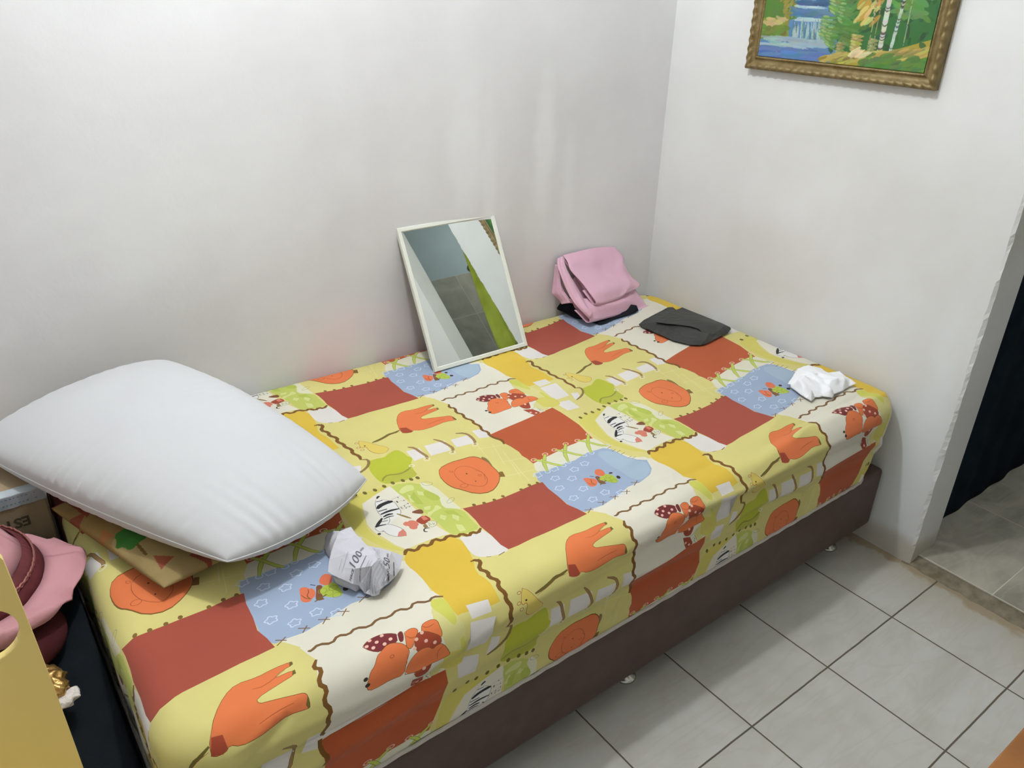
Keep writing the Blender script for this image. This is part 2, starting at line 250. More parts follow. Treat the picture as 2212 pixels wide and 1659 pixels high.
def tile_mat(name,x0,y0,tx,ty,axes,base,base2,vein,grout,gw,rough=.25,dirt=None,warp=.0):
    m=bpy.data.materials.new(name); n,l=nt(m); b=n['Principled BSDF']; b.inputs['Specular IOR Level'].default_value=.35
    tc=n.new('ShaderNodeTexCoord'); sp=n.new('ShaderNodeSeparateXYZ'); l.new(tc.outputs['Object'],sp.inputs[0])
    def M(op,*a):
        q=n.new('ShaderNodeMath'); q.operation=op
        for i,v in enumerate(a):
            if isinstance(v,(int,float)): q.inputs[i].default_value=v
            else: l.new(v,q.inputs[i])
        return q.outputs[0]
    wn=n.new('ShaderNodeTexNoise'); wn.inputs['Scale'].default_value=18; wn.inputs['Detail'].default_value=4; l.new(tc.outputs['Object'],wn.inputs['Vector'])
    wob=M('MULTIPLY',M('SUBTRACT',wn.outputs['Fac'],.5),warp)
    ds=[];ids=[]
    for ax,o,t in ((axes[0],x0,tx),(axes[1],y0,ty)):
        u=M('DIVIDE',M('SUBTRACT',sp.outputs[ax],o),t); u=M('ADD',u,wob); fr=M('FRACT',u); d=M('MINIMUM',fr,M('SUBTRACT',1.0,fr)); ds.append(M('MULTIPLY',d,t)); ids.append(M('FLOOR',u))
    d=M('MINIMUM',ds[0],ds[1])
    g=n.new('ShaderNodeMapRange'); g.inputs['From Min'].default_value=gw*.5; g.inputs['From Max'].default_value=gw*.5+.0009; l.new(d,g.inputs['Value'])
    cb=n.new('ShaderNodeCombineXYZ'); l.new(ids[0],cb.inputs[0]); l.new(ids[1],cb.inputs[1])
    wnz=n.new('ShaderNodeTexWhiteNoise'); wnz.noise_dimensions='3D'; l.new(cb.outputs[0],wnz.inputs['Vector'])
    add=n.new('ShaderNodeVectorMath'); add.operation='MULTIPLY_ADD'; l.new(wnz.outputs['Color'],add.inputs[0]); add.inputs[1].default_value=(9,9,9); l.new(tc.outputs['Object'],add.inputs[2])
    t1=n.new('ShaderNodeTexNoise'); t1.inputs['Scale'].default_value=5; t1.inputs['Detail'].default_value=7; t1.inputs['Distortion'].default_value=1.2; l.new(add.outputs[0],t1.inputs['Vector'])
    r=n.new('ShaderNodeValToRGB'); r.color_ramp.elements[0].position=.35; r.color_ramp.elements[1].position=.65; r.color_ramp.elements[0].color=lin(*base2); r.color_ramp.elements[1].color=lin(*base); l.new(t1.outputs['Fac'],r.inputs['Fac'])
    mp=n.new('ShaderNodeMapping'); mp.inputs['Rotation'].default_value=(0,0,.7); mp.inputs['Scale'].default_value=(1,4.5,1); l.new(add.outputs[0],mp.inputs['Vector'])
    t3=n.new('ShaderNodeTexNoise'); t3.inputs['Scale'].default_value=3.2; t3.inputs['Detail'].default_value=5; t3.inputs['Distortion'].default_value=1.5; l.new(mp.outputs[0],t3.inputs['Vector'])
    vv=M('ABSOLUTE',M('SUBTRACT',t3.outputs['Fac'],.5)); vr=n.new('ShaderNodeMapRange'); vr.inputs['From Min'].default_value=0; vr.inputs['From Max'].default_value=.07; vr.inputs['To Min'].default_value=.22; vr.inputs['To Max'].default_value=0; l.new(vv,vr.inputs['Value'])
    mx=n.new('ShaderNodeMix'); mx.data_type='RGBA'; l.new(vr.outputs[0],mx.inputs[0]); l.new(r.outputs['Color'],mx.inputs[6]); mx.inputs[7].default_value=lin(*vein)
    cur=mx.outputs[2]
    if dirt:   # cement smear along the doorway
        u=M('SUBTRACT',sp.outputs[0],dirt[0]); u=M('ADD',u,M('MULTIPLY',M('SUBTRACT',wn.outputs['Fac'],.5),.10)); dr=n.new('ShaderNodeMapRange'); dr.inputs['From Min'].default_value=-.014; dr.inputs['From Max'].default_value=.004; l.new(u,dr.inputs['Value'])
        m2=n.new('ShaderNodeMix'); m2.data_type='RGBA'; l.new(dr.outputs[0],m2.inputs[0]); l.new(cur,m2.inputs[6]); m2.inputs[7].default_value=lin(*dirt[1]); cur=m2.outputs[2]
        u=M('ADD',sp.outputs[0],M('MULTIPLY',M('SUBTRACT',t1.outputs['Fac'],.5),.5)); dr=n.new('ShaderNodeMapRange'); dr.interpolation_type='SMOOTHSTEP'; dr.inputs['From Min'].default_value=-.2; dr.inputs['From Max'].default_value=.03; dr.inputs['To Max'].default_value=.45; l.new(u,dr.inputs['Value'])
        m2=n.new('ShaderNodeMix'); m2.data_type='RGBA'; l.new(dr.outputs[0],m2.inputs[0]); l.new(cur,m2.inputs[6]); m2.inputs[7].default_value=lin(160,145,120); cur=m2.outputs[2]
    m3=n.new('ShaderNodeMix'); m3.data_type='RGBA'; l.new(g.outputs[0],m3.inputs[0]); m3.inputs[6].default_value=lin(*grout); l.new(cur,m3.inputs[7]); l.new(m3.outputs[2],b.inputs['Base Color'])
    rr=n.new('ShaderNodeMapRange'); rr.inputs['To Min'].default_value=.9; rr.inputs['To Max'].default_value=rough; l.new(g.outputs[0],rr.inputs['Value']); l.new(rr.outputs[0],b.inputs['Roughness'])
    bp=n.new('ShaderNodeBump'); bp.inputs['Strength'].default_value=.6; bp.inputs['Distance'].default_value=.0015; l.new(g.outputs[0],bp.inputs['Height']); l.new(bp.outputs['Normal'],b.inputs['Normal'])
    return m
M_floor=tile_mat('white_marble_tile',-.2477,-1.2345,.2993,.2993,(0,1),(186,186,181),(176,175,167),(166,156,138),(92,84,72),.0032,.42,dirt=(-.028,(150,136,112)),warp=.008)
bm=bmesh.new(); box(bm,(-3.2,-3.3,-.06),(0.0,.35,0)); struct(bobj('floor',bm,M_floor))
M_grey=tile_mat('grey_stone_tile',.45,-1.36,.40,.40,(0,1),(176,171,156),(140,136,124),(188,184,170),(196,190,174),.003,.5)
bm=bmesh.new(); box(bm,(.046,-2.45,-.06),(2.4,.4,.014)); struct(bobj('floor_next_room',bm,M_grey))
M_mortar=mat('cement',(136,128,110),.9,var=30,vscale=30,bump=.5,bscale=80)
nx,ny=6,120; P=np.zeros((nx,ny,3))
for i in range(nx):
    for j in range(ny):
        x=-.004+.052*i/(nx-1); y=-1.665+.54*j/(ny-1)
        e=.006*vnoise((0,y,0),30,2) if i==0 else 0
        P[i,j]=(x+e,y,(.0015+.010*(i/(nx-1))**1.5)+.0012*vnoise((x,y,0),60) if i>0 else .0004)
struct(grid_obj('trim_1',P,M_mortar,thick=.004))
# ------------------------------------------------------------------ next room, seen in the mirror
M_wt=tile_mat('grey_wall_tile',.50,2.19,.245,.327,(0,2),(168,164,150),(146,142,130),(150,146,134),(186,182,166),.003,.85)
def slab(name,a,b,m): 
    bm=bmesh.new(); box(bm,a,b); return struct(bobj(name,bm,m))
M_blue=wall_mat('blue_grey_paint',(166,178,180),(156,168,170))
slab('wall_next_tiled',(.29,-2.5,.0),(2.4,-2.4,2.19),M_wt)
wb=slab('wall_next_upper',(.29,-2.52,2.19),(2.4,-2.405,2.75),M_blue)
slab('wall_next_pier',(.06,-2.5,.0),(.30,-2.36,2.75),M_dim)
slab('wall_next_side',(2.3,-2.4,0),(2.4,.4,2.75),M_dim); slab('wall_next_back',(.14,.3,0),(2.4,.4,2.75),M_dim)
M_hole=mat('dark_hole',(92,98,92),.8)
for x,z in ((.90,2.22),(.50,2.68)):
    bm=bmesh.new(); bmesh.ops.create_cone(bm,cap_ends=True,segments=28,radius1=.035,radius2=.033,depth=.008)
    bmesh.ops.rotate(bm,verts=bm.verts,matrix=Matrix.Rotation(math.pi/2,3,'X')); bmesh.ops.translate(bm,verts=bm.verts,vec=(x,-2.402,z)); bobj('pipe_cap',bm,M_hole,wb,True)
# dark navy curtain behind the wall stub
M_navy=mat('navy_cloth',(22,34,46),.95,var=8,vscale=12,bump=.2,bscale=200,spec=.1)
nu,nv=90,40; P=np.zeros((nu,nv,3))
for i in range(nu):
    for j in range(nv):
        s=i/(nu-1); z=.02+2.0*(j/(nv-1)); x=.235+.95*s
        P[i,j]=(x,-1.105+.003*math.sin(s*38+.6*math.sin(z*3))+.006*vnoise((x,0,z),7),z+.001*math.sin(s*19))
t=thing('navy_curtain','dark navy curtain hanging beyond the chipped wall edge','curtain'); grid_obj('curtain_cloth',P,M_navy,t,.003)
bm=bmesh.new(); tube(bm,[(.16,-1.105,2.03),(1.2,-1.105,2.03)],.008); bobj('rod',bm,mat('rod_metal',(120,118,112),.4,1),t,True); settle(t,(.7,-1.105,.02))
# green curtain seen only in the mirror
M_green=mat('green_cloth',(150,162,62),.85,var=22,vscale=9,bump=.15,bscale=150)
nu,nv=40,50; P=np.zeros((nu,nv,3))
for i in range(nu):
    for j in range(nv):
        z=2.02-.92*(j/(nv-1)); e=-1.36-.21*min(1,max(0,(2.05-z)/.85))-.02*math.sin(z*6); s=i/(nu-1)
        y=-1.162+(e+1.162)*s
        P[i,j]=(.19+.016*math.sin(s*17+z*2),y,z+.01*math.sin(s*12))
t=thing('green_curtain','olive green door curtain reflected in the small mirror','curtain'); grid_obj('curtain_cloth',P,M_green,t,.002); 
bm=bmesh.new(); tube(bm,[(.19,-1.15,2.03),(.19,-1.36,2.03)],.007); bobj('rod',bm,M_mortar,t,True); settle(t,(.19,-1.3,1.1))

# ------------------------------------------------------------------ bed
XL,XR,YB,YT=-2.0,-0.006,-1.0125,-0.008; HT=.515; RC=.09; RE=.05
def surf(S,T,wr=True,inset=0.0,ht=HT):
    """unfolded cloth coordinates -> point on the mattress"""
    S=np.asarray(S,float);T=np.asarray(T,float)
    cx=np.clip(S,XL+RC,XR-RC); yt=YT-.0365*cx
    cy=np.clip(T,YB+RC,yt-RC)
    dx=S-cx;dy=T-cy;L=np.hypot(dx,dy);Ls=np.maximum(L,1e-9);nx=dx/Ls;ny=dy/Ls
    a=np.maximum(L-(RC-RE),0); A=RE*math.pi/2
    th=np.minimum(a,A)/RE
    g=np.where(L<RC-RE,L,RC-RE+RE*np.sin(th)); dz=np.where(L<RC-RE,0,RE*(1-np.cos(th)))+np.maximum(a-A,0)
    # outward normal (3D)
    Nh=np.where(L<RC-RE,0,np.sin(th)); Nz=np.where(L<RC-RE,1,np.cos(th))
    x=cx+nx*g;y=cy+ny*g;z=ht-dz
    # mattress end tucks in towards the bottom at the foot
    k=np.clip((.46-z)/.19,0,1)**1.3*.075*np.clip((x+.30)/.2,0,1)*np.clip((-y-.55)/.3,0,1)
    x=x-k
    w=np.zeros_like(x)
    if wr:
        def ridge(y0,amp,wid,ph,f1,x0,x1,sl=0):
            c=y0+.009*np.sin(S*f1+ph)+.005*np.sin(S*f1*2.7+ph*2)+sl*(S+1)
            e=np.clip((S-x0)/.15,0,1)*np.clip((x1-S)/.15,0,1)
            return 1.7*amp*e*np.exp(-((T-c)/wid)**2)*(.75+.25*np.sin(S*7+ph))
        w+=ridge(-1.035,.0035,.014,.4,5,-2.2,-.9,.012)-ridge(-1.075,.006,.013,1.1,5,-2.2,-1.0,.015)+ridge(-1.115,.005,.016,1.6,5,-2.2,-.8,.012)
        w+=-ridge(-1.150,.004,.013,2.1,6,-1.7,-.3)+ridge(-1.02,.004,.012,0,4,-1.2,-.1,-.01)-ridge(-1.055,.005,.012,.7,6,-1.25,-.1,-.02)
        w+=ridge(-1.09,.0045,.013,2.7,6,-.95,.1,-.03)-ridge(-1.125,.004,.012,.2,7,-.8,.1,-.02)+ridge(-1.0,.0035,.015,3,4,-.7,.1,.03)-ridge(-.985,.003,.012,3,4,-.7,.0,.05)
        def crease(x0,y0,x1,y1,amp,wid):
            d=np.array([x1-x0,y1-y0]);Ln=np.hypot(*d);d/=Ln
            u=((S-x0)*d[0]+(T-y0)*d[1])/Ln; v=-(S-x0)*d[1]+(T-y0)*d[0]
            return amp*np.exp(-(v/wid)**2)*np.clip(u*5,0,1)*np.clip((1-u)*5,0,1)
        for c in ((-1.06,-.86,-.82,-.80,.004,.012),(-1.2,-.78,-1.05,-.70,.0035,.014),(-.98,-.46,-.72,-.40,.004,.016),(-.80,-.20,-.66,-.28,.004,.014),(-.55,-.93,-.32,-.86,.004,.012),(-.50,-.98,-.25,-.93,.004,.010),(-1.92,-1.03,-1.78,-.99,.004,.01),(-1.90,-1.06,-1.80,-1.0,-.003,.008),(-.30,-.97,-.12,-.90,.003,.012),(-.95,-.92,-.70,-.93,-.003,.012),(-1.5,-.35,-1.35,-.5,.002,.02),(-.62,-.62,-.5,-.45,.002,.02)):
            w+=crease(*c)
        # long soft vertical pulls on the left end and corners
        w+=.0022*np.sin(T*55)*np.clip((XL-S)/.06,0,1)
        w+=.003*np.sin(np.arctan2(dy,dx)*26)*np.clip((L-.10)/.08,0,1)*(np.abs(dx)>.012)*(np.abs(dy)>.012)
        w+=.0010*np.sin(S*9+T*13)*np.sin(T*8-S*5)
    w=w-inset
    x=x+nx*Nh*w;y=y+ny*Nh*w;z=z+Nz*w
    x=np.minimum(x,-.0022)
    return np.stack([x,y,z],-1)
def hem_L(zh,ht=HT): return (RC-RE)+RE*math.pi/2+(ht-RE-zh)
def boundary(zf,n=16,inset=0):
    """outline of the cloth in unfolded coordinates, hem height zf(x,y)"""
    out=[]
    def add(cx,cy,a,zz): L=hem_L(zz); out.append((cx+L*math.cos(a),cy+L*math.sin(a)))
    x0,x1,y0=XL+RC,XR-RC,YB+RC
    for s in np.linspace(0,1,60): add(x0+(x1-x0)*s,y0,-math.pi/2,zf(x0+(x1-x0)*s,y0,-math.pi/2))
    for k in range(1,n): a=-math.pi/2+math.pi/2*k/n; add(x1,y0,a,zf(x1,y0,a))
    yt1=YT-.0365*x1-RC
    for s in np.linspace(0,1,30): add(x1,y0+(yt1-y0)*s,0,.36)
    for k in range(1,8): add(x1,yt1,math.pi/2*k/8,.36)
    for s in np.linspace(0,1,60):
        x=x1+(x0-x1)*s; add(x,YT-.0365*x-RC,math.pi/2,.38)
    yt0=YT-.0365*x0-RC
    for k in range(1,8): add(x0,yt0,math.pi/2+math.pi/2*k/8,.38)
    for s in np.linspace(0,1,30): add(x0,yt0+(y0-yt0)*s,math.pi,zf(x0,0,math.pi))
    for k in range(1,n): a=math.pi+math.pi/2*k/n; add(x0,y0,a,zf(x0,y0,a))
    return out
def zhem(x,y,a):
    z=.279+.002*math.sin(x*23)
    z+=.003*max(0,min(1,(x+.24)/.2))**1.5*(1 if a>-2 and a<0.1 else 0)
    if a>-1.5 and a<.2: z+=.004*(a+1.5)/1.5
    if a>2.5: z=.279
    return z

PALETTE={'base':(217,207,128),'cream':(226,221,204),'yel2':(217,211,140),'white':(224,219,214),'yelg':(213,203,100),'camo':(192,201,98),'cream2':(222,220,190),'camo2':(212,218,140),'camo3':(178,192,80),
'sun':(222,188,62),'yelg2':(206,206,90),'yel3':(224,218,150),'lime':(186,192,52),'lime2':(182,184,66),'olive2':(150,148,62),'olive':(112,102,42),'orange':(186,88,46),'cream3':(224,221,198),'blue':(158,176,202),'blue2':(166,187,206),
'cloud':(198,212,232),'pinkl':(236,188,170),'lline':(130,140,58),'lace':(192,206,92),'brown2':(130,80,52),'lime3':(176,196,70),'anim2':(226,118,80),'brown':(124,84,30),'dark':(62,50,42),'red':(168,78,60),'olive3':(132,100,44),
'brown3':(124,92,56),'brown4':(140,116,66),'brown5':(160,128,84),'anim':(228,122,68),'brown6':(166,84,40),'rust':(164,70,44),'headyel':(222,200,96),'maroon':(122,46,50),'white2':(228,226,222),'grey':(140,138,128),'black':(42,42,44),'nose':(214,130,112),'anim3':(214,124,102)}
